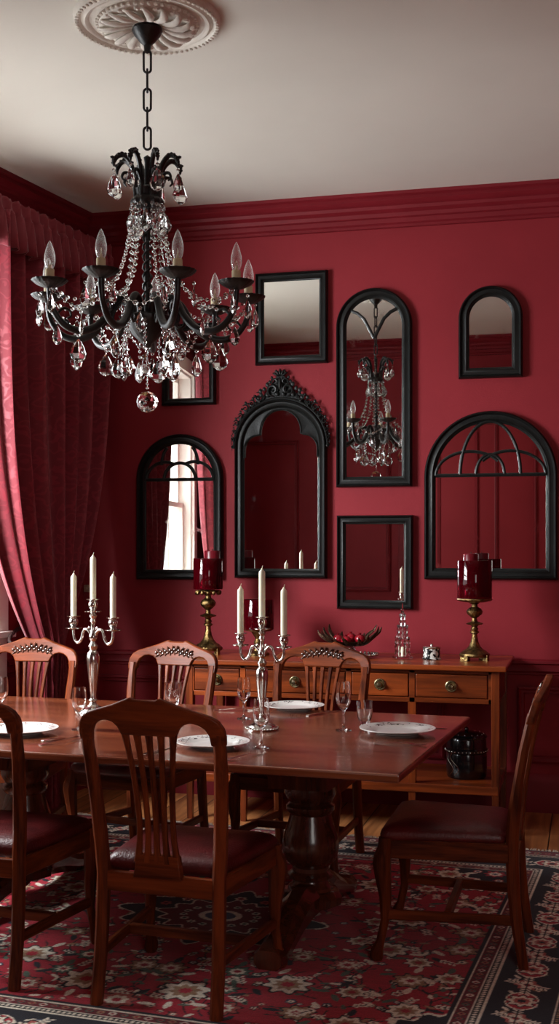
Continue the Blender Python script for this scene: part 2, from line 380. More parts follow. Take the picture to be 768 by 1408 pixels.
box(bm, -3.75, YF-.15, 0, OX0, YF, CEIL); box(bm, OX1, YF-.15, 0, XR+.1, YF, CEIL); box(bm, OX0, YF-.15, OZ, OX1, YF, CEIL)
struct('wall_front', bm, M['wall'], smooth=False)
bm = B()
box(bm, -3.5, -1.5, 0, 2.15, -1.35, CEIL); box(bm, -3.5, -1.35, 0, -3.35, 1.85, CEIL); box(bm, 2.0, -1.35, 0, 2.15, 1.85, CEIL)
struct('wall_hall', bm, M['wall'], smooth=False)
# door casing round the wide opening
bm = B()
for x0, x1 in ((OX0-.11, OX0), (OX1, OX1+.11)): box(bm, x0, YF, 0, x1, YF+.025, OZ+.11)
box(bm, OX0, YF, OZ, OX1, YF+.025, OZ+.11)
struct('trim_1', bm, M['wall_gloss'], smooth=False, bevel=.006)

def run(bm, prof, p0, p1, nrm, flip=False):
    """sweep profile (out, z) along p0->p1 with mitreless ends"""
    p0 = Vector(p0); p1 = Vector(p1); nrm = Vector(nrm)
    r0 = [p0 + nrm*o + Vector((0, 0, z)) for o, z in prof]; r1 = [p1 + nrm*o + Vector((0, 0, z)) for o, z in prof]
    skin(bm, [r0, r1]); recalc(bm)
CORN = [(0, CEIL), (.125, CEIL), (.125, CEIL-.018), (.108, CEIL-.026), (.112, CEIL-.045), (.095, CEIL-.06), (.075, CEIL-.068), (.07, CEIL-.085), (.045, CEIL-.1), (.04, CEIL-.12), (.026, CEIL-.126), (.024, CEIL-.15), (.012, CEIL-.158), (.012, CEIL-.172), (0, CEIL-.176)]
RAIL = [(0, .84), (.018, .84), (.03, .832), (.03, .818), (.018, .81), (.014, .785), (.016, .775), (.006, .765), (.006, .755), (0, .75)]
BASE = [(0, 0), (.022, 0), (.022, .15), (.018, .165), (.018, .18), (.008, .195), (.006, .205), (0, .21)]
BACK = ((-3.0, 6.75, 0), (XR, 6.75, 0), (0, -1, 0))
LEFT = (lw(0, 0), lw(LE, 0), (cos(LW_ANG+PI/2), sin(LW_ANG+PI/2), 0))
RIGHT = ((XR, 1.9, 0), (XR, 6.75, 0), (-1, 0, 0))
for i, (nm, seg) in enumerate((('back', BACK), ('left', LEFT), ('right', RIGHT))):
    bm = B(); run(bm, CORN, *seg); struct('trim_%d' % (i+2), bm, M['wall_gloss'])
    if nm != 'left':
        bm = B(); run(bm, RAIL, *seg); struct('trim_%d' % (i+6), bm, M['wall_gloss'])
        bm = B(); run(bm, BASE, *seg); struct('baseboard_'+nm, bm, M['wall_gloss'])
bm = B(); run(bm, CORN, (XL, YF, 0), (XR, YF, 0), (0, 1, 0)); struct('trim_5', bm, M['wall_gloss'])
bm = B()
for a_, b_ in ((0, WIN_S0-.13), (WIN_S1+.13, LE)): run(bm, RAIL, lw(a_, 0), lw(b_, 0), LEFT[2])
struct('trim_7', bm, M['wall_gloss'])
bm = B(); 
for a_, b_ in ((0, WIN_S0-.13), (WIN_S1+.13, LE)): run(bm, BASE, lw(a_, 0), lw(b_, 0), LEFT[2])
struct('baseboard_left', bm, M['wall_gloss'])
bm = B()
for x0, x1 in ((XL, OX0-.11), (OX1+.11, XR)): run(bm, RAIL, (x0, YF, 0), (x1, YF, 0), (0, 1, 0)); run(bm, BASE, (x0, YF, 0), (x1, YF, 0), (0, 1, 0))
struct('baseboard_front', bm, M['wall_gloss'])
# panel mouldings
def panel(bm, mat, w_, z0, z1):
    pr = [(0, 0), (0, .02), (.012, .028), (.022, .018), (.034, .018), (.04, 0)]
    rings = []
    for (cx, cz, sx_, sz_) in ((-w_/2, z0, 1, 1), (w_/2, z0, -1, 1), (w_/2, z1, -1, -1), (-w_/2, z1, 1, -1)):
        rings.append([mat @ Vector((cx+sx_*d_, h_, cz+sz_*d_)) for d_, h_ in pr])
    skin(bm, rings, loop=True); recalc(bm)
bm = B()
for xc, ww in ((-2.2, .72), (-3.06, .62), (1.5, .7)):
    panel(bm, Matrix.Translation((xc, YF, 0)), ww, 1.02, 2.5); panel(bm, Matrix.Translation((xc, YF, 0)), ww, .3, .68)
for xc in (-2.95, -2.25, -1.55, -.85, -.15, .55, 1.25):
    panel(bm, Matrix.Translation((xc, -1.35, 0)), .5, 1.02, 3.1); panel(bm, Matrix.Translation((xc, -1.35, 0)), .5, .3, .8)
struct('trim_9', bm, M['wall_gloss'])
bm = B()
for xc in (-2.4, -1.25, .1, 1.25): panel(bm, Matrix.Translation((xc, 6.75, 0)) @ Matrix.Rotation(PI, 4, 'Z'), .95, .27, .69)
struct('trim_10', bm, M['wall_gloss'])

# ------------------------------------------------------------------ window
def window(idx, s0, s1, z0, z1, **kw):
    bm = B(); d0, d1 = -.2, -.02
    for a_, b_, c_, e_ in ((s0-.12, s0, z0-.03, z1+.12), (s1, s1+.12, z0-.03, z1+.12), (s0, s1, z1, z1+.12)): box(bm, a_, 0, c_, b_, .03, e_)
    box(bm, s0, -.22, z0, s0+.02, 0, z1); box(bm, s1-.02, -.22, z0, s1, 0, z1); box(bm, s0, -.22, z1-.02, s1, 0, z1)
    fr = struct('window_%d' % idx, bm, M['white'], smooth=False, bevel=.003, **kw)
    bm = B(); box(bm, s0-.15, -.22, z0-.03, s1+.15, .06, z0+.005); obj('window_sill', bm, M['white'], fr, smooth=False, bevel=.004)
    bm = B(); box(bm, s0-.12, 0, .02, s1+.12, .02, z0-.03)
    w_ = (s1-s0)/3+.02
    for k in range(3):
        m_ = Matrix.Translation((s0+(k+.5)*(s1-s0)/3, .02, 0)); panel(bm, m_, w_-.12, .14, z0-.14)
    obj('apron_panel', bm, M['white'], fr, smooth=False)
    zm = z0+.42*(z1-z0)
    for (n0, a_, b_) in ((-.14, zm-.03, z1-.02), (-.10, z0, zm+.02)):
        bm = B(); t = .045
        box(bm, s0+.02, n0, a_, s0+.02+t, n0+.035, b_); box(bm, s1-.02-t, n0, a_, s1-.02, n0+.035, b_)
        box(bm, s0+.02, n0, a_, s1-.02, n0+.035, a_+t); box(bm, s0+.02, n0, b_-t, s1-.02, n0+.035, b_)
        for q in (1, 2, 3):
            x = s0+(s1-s0)*q/4; box(bm, x-.011, n0+.005, a_, x+.011, n0+.03, b_)
        sh = obj('sash', bm, M['white'], fr, smooth=False, bevel=.002)
        bm = B(); box(bm, s0+.05, n0+.015, a_+.03, s1-.05, n0+.018, b_-.03); obj('pane', recalc(bm), M['pane'], sh, smooth=False)
    return fr
window(1, WIN_S0, WIN_S1, WIN_Z0, WIN_Z1, **LWK)

# ------------------------------------------------------------------ curtains (left-wall coordinates: s along, n out, z up)
def curtain(name, label, sgn, s_in, s_out, tie_a, tie_b, bot_a, bot_b, ztop, ztie, nfold):
    root = thing(name, label, 'curtain', lw(s_in, .2), LW_ANG, None)
    NA, NZ = 180, 90; bm = B(); uvl = bm.loops.layers.uv.new('uv'); grid = []
    for i in range(NZ+1):
        v = i/NZ; z = ztop*(1-v)+.015*v; row = []
        for j in range(NA+1):
            a = j/NA; top = s_in+(s_out-s_in)*a; ti = tie_a+(tie_b-tie_a)*a; bo = bot_a+(bot_b-bot_a)*a
            ph = a*nfold*2*PI
            if z > ztie:
                u = (ztop-z)/(ztop-ztie); w_ = u**2.6*(.35+.65*u); s = top*(1-w_)+ti*w_; amp = .075*(1-w_)+.03*w_; g = w_
            else:
                u = (ztie-z)/ztie; w_ = min(1, u*2.0)**.7; s = ti*(1-w_)+bo*w_; amp = .03+.02*w_; g = 1-w_
            f = sin(ph+.9*sin(ph*.37+1))+.35*sin(ph*2.3+v*2)
            n_ = amp*f + .06*g*cos((a-.5)*PI)*1.2
            s += .012*cos(ph*1.0)*(1-g)
            row.append((bm.verts.new((s-s_in, n_, z)), a*2.6, v*3.2))
        grid.append(row)
    for i in range(NZ):
        for j in range(NA):
            q = (grid[i][j], grid[i][j+1], grid[i+1][j+1], grid[i+1][j]); f = bm.faces.new([x[0] for x in q])
            for l, x in zip(f.loops, q): l[uvl].uv = (x[1], x[2])
    o = obj('drape', bm, M['curtain'], root)
    md = o.modifiers.new('t', 'SOLIDIFY'); md.thickness = .006
    # gathered heading
    bm = B(); rings = []
    NJ = 360
    for k, (z, am) in enumerate(((ztop+.06, .012), (ztop+.045, .02), (ztop+.01, .014), (ztop, .012), (ztop-.02, .03), (ztop-.12, .045), (ztop-.19, .05))):
        ring = []
        for j in range(NJ+1):
            a = j/NJ; ph = a*nfold*4*PI
            ring.append(((s_out-s_in)*a, .075+am*sin(ph+.5*k)*.8, z+.006*sin(ph*1.7)))
        rings.append(ring)
    uvl = bm.loops.layers.uv.new('uv')
    skin(bm, rings, closed=False)
    o = obj('gathered_heading', bm, M['curtain'], root); md = o.modifiers.new('t', 'SOLIDIFY'); md.thickness = .006
    # strip of pale lining on the leading edge
    return root
cur = curtain('curtain', 'dark red damask curtain beside the room corner, swept back by a braided cord', 1, .16, 1.34, .62, .84, .55, .85, 3.16, .93, 7)
cur2 = curtain('curtain', 'red damask curtain on the window side further from the corner, seen in the arched mirror', -1, 4.1, 3.0, 3.7, 3.4, 3.8, 3.3, 3.16, .93, 7)
# tie-back cord and hook
root = thing('tieback', 'dark braided tieback cord holding the swept curtain near the corner', 'tieback', lw(.5, .06, .95), LW_ANG)
bm = B()
pa = spline([(-.30, .0, .28), (-.22, .03, .10), (-.02, .10, .0), (.2, .19, -.06), (.4, .25, -.06), (.5, .24, -.03), (.5, .1, .0), (.3, -.01, .05), (0, -.02, .12), (-.30, .0, .27)], 12)
for k in (0, 1, 2):
    q = []
    for i, p in enumerate(pa): q.append(p+Vector((.004*cos(i*1.1+k*2.09), .007*cos(i*1.1+k*2.09), .007*sin(i*1.1+k*2.09))))
    tube(bm, q, .0065, 6)
obj('braided_cord', bm, M['cord'], root)
bm = B(); ball(bm, (-.30, .01, .30), .016, 2); lathe(bm, [(.001, -.05), (.014, -.045), (.018, -.02), (.006, 0)], 10, -.30, .01, .27); 
obj('tassel', bm, M['cord'], root)
bm = B(); lathe(bm, [(.001, 0), (.022, 0), (.02, .006), (.008, .012), (.007, .04), (.016, .046), (.018, .055), (.001, .06)], 16)
o = obj('curtain_hook', bm, M['brass'], None, loc=tuple(lw(.16, 0, 1.27)), rotz=LW_ANG); o.rotation_euler = (R(-90), 0, LW_ANG)
tag(o, 'small brass curtain hook on the side wall by the corner', 'hook')
bm = B(); xx = xat(120, 6.75); zz = zat(120, 809, 6.75)
box(bm, xx-.016, 6.735, zz-.022, xx+.016, 6.75, zz+.022); box(bm, xx-.004, 6.728, zz-.008, xx+.004, 6.735, zz+.008)
tag(obj('wall_switch', bm, M['switch'], None, smooth=False, bevel=.002), 'small pale metal switch plate on the red wall beside the curtain', 'switch')

# ------------------------------------------------------------------ ceiling rose
zc = CEIL
CH = Vector((-1.598, 4.235, 0))
bm = B()
prof = [(.001, -.03), (.05, -.034), (.062, -.026), (.07, -.02), (.12, -.03), (.165, -.038), (.18, -.03), (.186, -.016), (.215, -.014), (.222, -.022), (.232, -.024), (.24, -.014), (.247, -.012), (.262, -.026), (.272, -.018), (.276, 0)]
lathe(bm, prof, 96)
for k in range(16):
    a = 2*PI*k/16; d_ = Vector((cos(a), sin(a), 0)); e_ = Vector((-sin(a), cos(a), 0))
    pts = [d_*.055+Vector((0, 0, -.03)), d_*.09+e_*.008+Vector((0, 0, -.042)), d_*.135+e_*.004+Vector((0, 0, -.05)), d_*.165-e_*.01+Vector((0, 0, -.046)), d_*.176-e_*.026+Vector((0, 0, -.036))]
    tube(bm, spline(pts, 4), interp([.006, .013, .017, .012, .004], 17), 8, flat=.6)
    for q in (.35, .65):
        b2 = a+2*PI/16*q; ball(bm, (cos(b2)*.17, sin(b2)*.17, -.036), .012, 1, (1, 1, .7))
for k in range(72):
    a = 2*PI*k/72; ball(bm, (cos(a)*.262, sin(a)*.262, -.026), .0085, 1, (1, 1, .8))
for k in range(48):
    a = 2*PI*k/48; ball(bm, (cos(a)*.186, sin(a)*.186, -.024), .009, 1, (1, 1, .9))
tag(obj('ceiling_rose', recalc(bm), M['plaster'], None, loc=(CH.x, CH.y, CEIL)), 'round white plaster ceiling rose with leaf and bead mouldings above the chandelier', 'ceiling rose')

# ------------------------------------------------------------------ chandelier
ch = thing('chandelier', 'black iron chandelier with crystal drops and bare candle bulbs hanging over the table', 'chandelier', (CH.x, CH.y, 0))
Z0 = 2.2
bm = B(); lathe(bm, [(.001, CEIL-.02), (.054, CEIL-.034), (.058, CEIL-.044), (.05, CEIL-.06), (.03, CEIL-.085), (.014, CEIL-.1), (.012, CEIL-.125), (.001, CEIL-.13)], 28)
obj('canopy', recalc(bm), M['iron'], ch)
def link(zc_, rot, hl=.042, hw=.0135, r=.0045):
    bm = B(); pts = []
    for k in range(24):
        a = 2*PI*k/24; x = cos(a)*hw; z = sin(a)*hw + (hl-hw)*(1 if sin(a) >= 0 else -1)
        pts.append((x*cos(rot), x*sin(rot), zc_+z))
    tube(bm, pts, r, 8, loop=True); return bm
z = CEIL-.16; k = 0
while z > 2.92:
    obj('chain_link', link(z, (k % 2)*PI/2+.35), M['iron'], ch); z -= .072; k += 1
# stem
bm = B()
lathe(bm, [(.001, 2.31), (.012, 2.31), (.014, 2.36), (.008, 2.4), (.011, 2.44), (.014, 2.47), (.008, 2.5), (.008, 2.6), (.012, 2.64), (.008, 2.68), (.014, 2.72), (.02, 2.75), (.012, 2.8), (.01, 2.9), (.014, 2.92), (.001, 2.93)], 16)
pts = [(.017*cos(t*.9), .017*sin(t*.9), 2.36+t*.0105) for t in range(34)]
tube(bm, pts, .0045, 6); tube(bm, [(-x, -y, z_) for x, y, z_ in pts], .0045, 6)
obj('stem', recalc(bm), M['iron'], ch)
bm = B()
lathe(bm, [(.001, 2.205), (.012, 2.21), (.018, 2.222), (.03, 2.232), (.05, 2.25), (.068, 2.272), (.082, 2.30), (.088, 2.312), (.088, 2.322), (.07, 2.33), (.03, 2.335), (.001, 2.34)], 54, flute=.02, nfl=18)
obj('bowl', recalc(bm), M['iron'], ch)
ARMS = [68+40*k for k in range(9)]
def polar(a, r, z_): return Vector((r*cos(a), r*sin(a), z_))
def img_ang(deg):  # 0 = image right, 90 = towards the camera
    return YAW - R(deg)
ar_pts = [(.055, 2.32), (.07, 2.362), (.098, 2.385), (.13, 2.368), (.165, 2.31), (.215, 2.262), (.275, 2.246), (.33, 2.262), (.368, 2.305), (.383, 2.35), (.385, 2.388)]
proto = None
def drop_bm(h=.07, wd=.022, bead=True):
    bm = B(); n_ = 8; rings = []
    for t, r_ in ((0, .06), (.12, .35), (.35, .72), (.62, 1), (.82, .8), (.95, .35), (1, .04)):
        rings.append([(wd*r_*cos(2*PI*j/n_), wd*.42*r_*sin(2*PI*j/n_), -.02-h*t) for j in range(n_)])
    skin(bm, rings)
    if bead: ball(bm, (0, 0, -.008), .0075, 1)
    tube(bm, [(0, 0, .004), (0, 0, -.022)], .0012, 4)
    return recalc(bm)
D_big = obj('crystal_drop', drop_bm(.088, .033), M['crystal'], ch, smooth=False)
D_med = obj('crystal_drop', drop_bm(.072, .02), M['crystal'], ch, smooth=False)
used = set()
def put_drop(src, p, rz):
    if src.name not in used: used.add(src.name); o = src
    else: o = src.copy(); C.objects.link(o)
    o.parent = ch; o.location = p; o.rotation_euler = (0, 0, rz); return o
def strand_bm(pts, r0=.0078, gap=.027):
    bm = B(); pts = [Vector(p) for p in pts]; acc = 0; last = pts[0]; k = 0
    ball(bm, pts[0], r0, 1)
    for p in pts[1:]:
        seg = (p-last).length
        while acc+seg >= gap:
            t = (gap-acc)/seg; last = last.lerp(p, t); seg = (p-last).length; acc = 0; k += 1
            ball(bm, last, r0*(1.25 if k % 5 == 0 else 1), 1)
        acc += seg; last = p
    tube(bm, pts[::2]+[pts[-1]], .0009, 3)
    return bm
for i, dg in enumerate(ARMS):
    a = img_ang(dg)
    if proto is None:
        bm = B(); pp = spline([(r_, 0, z_) for r_, z_ in ar_pts], 6)
        tube(bm, pp, interp([.014, .0135, .0135, .013, .0135, .0145, .014, .0125, .011, .0105, .012], len(pp)), 12)
        sc = spline([(.10, 0, 2.38), (.13, 0, 2.34), (.14, 0, 2.30), (.12, 0, 2.285), (.105, 0, 2.30), (.115, 0, 2.315)], 5)
        tube(bm, sc, interp([.004, .006, .006, .005, .004, .003], len(sc)), 8)
        sc = spline([(.36, 0, 2.295), (.335, 0, 2.32), (.31, 0, 2.315), (.305, 0, 2.295), (.32, 0, 2.285)], 5)
        tube(bm, sc, interp([.004, .006, .005, .004, .003], len(sc)), 8)
        lathe(bm, [(.001, 2.375), (.010, 2.377), (.012, 2.384), (.008, 2.39), (.001, 2.391)], 12, .385)
        proto = obj('arm', recalc(bm), M['iron'], ch)
        bm = B(); lathe(bm, [(.001, 2.384), (.012, 2.386), (.028, 2.392), (.049, 2.402), (.0635, 2.414), (.064, 2.417), (.048, 2.408), (.024, 2.4), (.001, 2.398)], 48, .385, flute=.035, nfl=16)
        obj('drip_pan', recalc(bm), M['iron'], proto)
        bm = B(); lathe(bm, [(.001, 2.396), (.0165, 2.396), (.0165, 2.452), (.0155, 2.455), (.001, 2.455)], 20, .385)
        obj('candle_sleeve', recalc(bm), M['sleeve'], proto)
        bm = B(); lathe(bm, [(.001, 2.452), (.011, 2.453), (.017, 2.468), (.0205, 2.486), (.0195, 2.505), (.014, 2.528), (.007, 2.546), (.002, 2.556), (.0005, 2.558)], 20, .385)
        obj('bulb', recalc(bm), M['bulb'], proto)
        bm = B(); tube(bm, [(.380, 0, 2.455), (.380, 0, 2.48), (.385, 0, 2.492), (.390, 0, 2.48), (.390, 0, 2.455)], .0016, 5); lathe(bm, [(.001, 2.455), (.006, 2.455), (.005, 2.47), (.001, 2.472)], 8, .385)
        obj('filament', bm, M['filament'], proto)
        arm = proto
    else: arm = dup(proto, ch)
    arm.rotation_euler = (0, 0, a)
    # drops below the pan
    for q, dr in ((0, D_med), (1, D_med), (2, D_big)):
        if q == 2: p = polar(a, .275, 2.236)
        elif q == 0: p = polar(a+.13, .405, 2.40)
        else: p = polar(a-.13, .405, 2.40)
        if q < 2: p.z = 2.38
        put_drop(dr, p, a+random.uniform(-1.3, 1.3))
    # strand from the crown down and out to the pan
    pts = [polar(a, .062, 2.735), polar(a, .068, 2.66), polar(a, .085, 2.56), polar(a, .13, 2.45), polar(a, .22, 2.375), polar(a, .31, 2.36), polar(a, .372, 2.392)]
    obj('bead_strand', strand_bm(spline(pts, 6)), M['crystal'], ch, smooth=False)
    a2 = a+R(20)
    pts = [polar(a2, .058, 2.735), polar(a2, .066, 2.64), polar(a2, .08, 2.52), polar(a2, .10, 2.42), polar(a2, .12, 2.36), polar(a2, .088, 2.315)]
    if i % 2 == 0: obj('bead_strand', strand_bm(spline(pts, 6)), M['crystal'], ch, smooth=False)
    # swag to the next pan
    pts = [polar(a+R(40)*t, .392-.06*sin(PI*t), 2.392-.085*sin(PI*t)) for t in [k_/14 for k_ in range(15)]]
    obj('bead_strand', strand_bm(pts, .0085, .03), M['crystal'], ch, smooth=False)
    put_drop(D_med, polar(a2, .332, 2.298), a2+random.uniform(-1, 1))
    # short fringe under the bowl
    pts = [polar(a2, .084, 2.312), polar(a2, .11, 2.25), polar(a2, .105, 2.2)]
    obj('bead_strand', strand_bm(spline(pts, 5), .007, .018), M['crystal'], ch, smooth=False)
    put_drop(D_big, polar(a2, .105, 2.195), a2+random.uniform(-1.4, 1.4))
    pts = [polar(a, .19, 2.27), polar(a+.1, .165, 2.21), polar(a+R(20), .125, 2.185)]
    obj('bead_strand', strand_bm(spline(pts, 5), .007, .019), M['crystal'], ch, smooth=False)
# crown
bm = B(); lathe(bm, [(.001, 2.735), (.02, 2.73), (.04, 2.735), (.058, 2.74), (.062, 2.75), (.058, 2.762), (.045, 2.775), (.048, 2.8), (.035, 2.81), (.001, 2.812)], 32, flute=.04, nfl=16)
obj('crown_ring', recalc(bm), M['iron'], ch)
pl = None
for k in range(8):
    a = img_ang(22+45*k)
    if pl is None:
        bm = B(); pp = spline([(.046, 0, 2.76), (.05, 0, 2.83), (.062, 0, 2.885), (.088, 0, 2.915), (.112, 0, 2.912), (.128, 0, 2.89), (.129, 0, 2.872)], 6)
        tube(bm, pp, interp([.008, .008, .0095, .0095, .0085, .0075, .004], len(pp)), 8)
        for q in range(3, len(pp)-1, 3):
            p = pp[q]; ball(bm, (p.x-.002, .004, p.z+.008), .0075, 1, (1, .8, .7)); ball(bm, (p.x+.003, -.005, p.z+.005), .006, 1)
        s2 = spline([(.05, 0, 2.82), (.07, 0, 2.85), (.09, 0, 2.852), (.098, 0, 2.835), (.088, 0, 2.822)], 5)
        tube(bm, s2, interp([.005, .007, .006, .005, .003], len(s2)), 8)
        ball(bm, (.133, 0, 2.905), .009, 1, (1.2, .7, .8)); pl = obj('crown_leaf', recalc(bm), M['iron'], ch); o = pl
    else: o = dup(pl, ch)
    o.rotation_euler = (0, 0, a)
    put_drop(D_big if k % 2 else D_med, polar(a, .129, 2.866), a+random.uniform(-1.2, 1.2))
    put_drop(D_big, polar(a+.39, .062, 2.735), a+random.uniform(-1.2, 1.2))
bm = strand_bm([(0, 0, 2.2), (0, 0, 2.12), (0, 0, 2.05)], .006, .016); obj('bead_strand', bm, M['crystal'], ch, smooth=False)
bm = B(); ball(bm, (0, 0, 2.004), .041, 2); obj('crystal_ball', bm, M['crystal'], ch, smooth=False)

# ------------------------------------------------------------------ mirrors
YW = 6.75
def arch_out(w_, h_, d_, n_=36, arch=True):
    hw = w_/2-d_
    if not arch: return [(-hw, d_), (-hw, h_-d_), (hw, h_-d_), (hw, d_)]
    zs = h_-w_/2; pts = [(-hw, d_)]
    for k in range(n_+1):
        a = PI-PI*k/n_; pts.append((hw*cos(a), zs+(h_-zs-d_)*sin(a)))
    pts.append((hw, d_)); return pts
PROF = [(0, 0), (0, .55), (.06, .85), (.16, .95), (.26, .8), (.32, .62), (.5, .6), (.7, .72), (.8, .6), (.86, .42), (.94, .38), (1, .25), (1, .02)]
def mirror(label, px0, px1, pyt, pyb, fw, arch=True, dep=.042, name='wall_mirror'):
    x0 = xat(px0, YW-.02); x1 = xat(px1, YW-.02); pm = (px0+px1)/2
    z1 = zat(pm, pyt, YW-.02); z0 = zat(pm, pyb, YW-.02); w_ = x1-x0; h_ = z1-z0
    fwm = fw/(F_PX*CA/YW)*1.0
    root = thing(name, label, 'mirror', ((x0+x1)/2, YW, z0))
    bm = B(); rings = []
    for d_, hh in PROF:
        rings.append([(x, -hh*dep-.001, z) for x, z in arch_out(w_, h_, d_*fwm, arch=arch)])
    skin(bm, rings, cap0=False, cap1=False); recalc(bm)
    obj('frame', bm, M['frame'], root)
    g = arch_out(w_, h_, fwm*.97, arch=arch); bm = B(); prism(bm, g, -.012, -.004); obj('mirror_glass', bm, M['mirror'], root, smooth=False)
    return root, w_, h_, fwm
def bar(bm, pts, r=.006, y=-.016):
    tube(bm, [(x, y, z) for x, z in pts], r*1.45, 8)
def arc(cx, cz, r, a0, a1, n_=20, rz=None):
    rz = rz or r; return [(cx+r*cos(R(a0+(a1-a0)*k/n_)), cz+rz*sin(R(a0+(a1-a0)*k/n_))) for k in range(n_+1)]
mirror('square-cornered black framed mirror, upper one beside the chandelier reflecting pale ceiling', 351, 450, 374, 500.5, 12, False)
mirror('small black rectangular mirror hanging directly behind the chandelier', 223, 296, 445, 557, 10, False)
mirror('black framed rectangular mirror low on the wall just above the bowl of fruit', 463, 567, 708.5, 837.5, 12, False)
mirror('smallest black round-topped mirror with plain glass, upper right of the wall', 630, 718, 393, 519.5, 14)
# left arch with window tracery
root, w_, h_, fw = mirror('black arched mirror with curved glazing bars reflecting the bright window', 188, 306, 597, 797, 14)
hw = w_/2-fw; zs = h_-w_/2; bm = B()
bar(bm, [(-hw, zs), (hw, zs)], .007)
bar(bm, arc(0, zs, hw*.47, 0, 180), .0065)
bar(bm, arc(-hw*.44, zs-.0, hw*.56, 180, 60, rz=hw*.50), .0065); bar(bm, arc(hw*.44, zs, hw*.56, 0, 120, rz=hw*.50), .0065)
bar(bm, arc(-hw*.12, zs+hw*.42, hw*.42, 180, 128, rz=hw*.62), .006); bar(bm, arc(hw*.12, zs+hw*.42, hw*.42, 0, 52, rz=hw*.62), .006)
obj('tracery', recalc(bm), M['frame'], root)
# tall arch with forked tracery
root, w_, h_, fw = mirror('tall narrow black arched mirror with a forked bar reflecting the chandelier', 462, 566, 396, 669.5, 14)
hw = w_/2-fw; zs = h_-w_/2; bm = B()
zt = zs+hw*.50
for s_ in (-1, 1): bar(bm, [(s_*x, z_) for x, z_ in ((hw*.82, zs+hw*.60), (hw*.6, zs+hw*.5), (hw*.36, zs+hw*.28), (hw*.15, zs-.02), (0, zs-hw*.42))], .0065)
obj('tracery', recalc(bm), M['frame'], root)
# wide arch with interlaced tracery
root, w_, h_, fw = mirror('wide black arched mirror with interlaced arcs across its top, at the right edge', 583, 766, 565, 797, 15)
hw = w_/2-fw; zs = h_-w_/2+.01; bm = B()
bar(bm, [(-hw, zs), (hw, zs)], .007)
bar(bm, arc(0, zs, hw*.55, 0, 180, 28, rz=hw*.99), .0065)
bar(bm, arc(0, zs, hw*.26, 0, 180, rz=hw*.38), .006)
bar(bm, arc(-hw*.37, zs, hw*.63, 180, 0, rz=hw*.44)[:17], .006); bar(bm, arc(hw*.37, zs, hw*.63, 0, 180, rz=hw*.44)[:17], .006)
obj('tracery', recalc(bm), M['frame'], root)
# ornate mirror
root, w_, h_, fw = mirror('ornate black mirror with pierced carved crest and lobed arch', 323, 449, 549, 795, 13, dep=.05)
hw = w_/2-fw; zs = h_-w_/2
tre = [(-hw, zs-.06)] + arc(-hw+.088, zs-.015, .088, 180, 92, 8, rz=.085) + [(-.122, zs+.074)] + arc(0, zs+.086, .122, 184, -4, 24, rz=hw-.09) + [(.122, zs+.074)] + arc(hw-.088, zs-.015, .088, 88, 0, 8, rz=.085) + [(hw, zs-.06)]
n_ = len(tre); outr = []
for k in range(n_):
    a = PI*1.0-PI*k/(n_-1); outr.append(((hw+.004)*cos(a), zs+(hw+.004)*sin(a)))
outr[0] = (-hw-.004, zs-.07); outr[-1] = (hw+.004, zs-.07)
bm = B(); skin(bm, [[(x, -.014, z_) for x, z_ in tre], [(x, -.024, z_) for x, z_ in tre], [(x*.6+a_*.4, -.02, z_*.6+b_*.4) for (x, z_), (a_, b_) in zip(tre, outr)], [(x, -.02, z_) for x, z_ in outr]], closed=False)
tube(bm, [(x, -.024, z_) for x, z_ in tre], .0045, 6)
obj('lobed_spandrel', recalc(bm), M['frame'], root)
bm = B()
def curl(cx, cz, r, a0, turns, sgn, rad, y=-.03):
    pts = []
    for k in range(int(20*turns)+1):
        t = k/(20*turns); a = a0+sgn*turns*2*PI*t; rr = r*(1-.82*t); pts.append((cx+rr*cos(a), y-.008*sin(PI*t), cz+rr*sin(a)))
    tube(bm, pts, interp([rad*.5, rad, rad, rad*.7, rad*.6], len(pts)), 7)
rc = w_/2
for s_ in (-1, 1):
    cz0 = zs+rc
    ap = lambda an, rr: (s_*rr*sin(R(an)), zs+rr*cos(R(an)))
    x, z_ = s_*.042, cz0+.052; curl(x, z_, .036, -PI/2, 1.3, s_, .0075)
    x, z_ = s_*.03, cz0+.10; curl(x, z_, .024, -PI/2, 1.2, s_, .006)
    for an, rr, cr in ((24, rc+.04, .032), (34, rc+.03, .022), (43, rc+.032, .024), (53, rc+.024, .018), (62, rc+.024, .018), (72, rc+.016, .013), (81, rc+.014, .013), (90, rc+.01, .01)):
        x, z_ = ap(an, rr); curl(x, z_, cr, R(90-s_*an), 1.2, s_, .0055)
        x, z_ = ap(an-4, rr+cr*.9); ball(bm, (x, -.03, z_), cr*.42, 1, (1, .6, 1.3), Matrix.Rotation(R(s_*(an-20)), 4, 'Y'))
        x, z_ = ap(an+3, rr+cr*.5); ball(bm, (x, -.034, z_), cr*.32, 1)
        x, z_ = ap(an+1, rr-cr*.8); ball(bm, (x, -.03, z_), cr*.4, 1)
    for (px_, pz_, rr) in ((.012, .15, .012), (.075, .085, .014), (.062, .10, .01), (.095, .06, .012), (.05, .125, .009), (.115, .04, .012), (.026, .16, .008), (.02, .03, .012), (.075, .025, .012), (.13, .02, .012)):
        ball(bm, (s_*px_, -.03, cz0+pz_-(.0 if px_ < .1 else .012)), rr, 1, (1, .6, 1.2))
cz0 = zs+rc
for dg in (-60, -30, 0, 30, 60):
    c_ = Vector((.03*sin(R(dg)), -.032, cz0+.13+.026*cos(R(dg)))); ball(bm, c_, .017, 2, (.42, .5, 1.25), Matrix.Rotation(R(dg), 4, 'Y'))
ball(bm, (0, -.04, cz0+.09), .02, 2, (.5, .5, 1.9))
tube(bm, [(x, -.028, z_) for x, z_ in arc(0, zs, rc+.004, 0, 180, 40)], .009, 8)
recalc(bm)
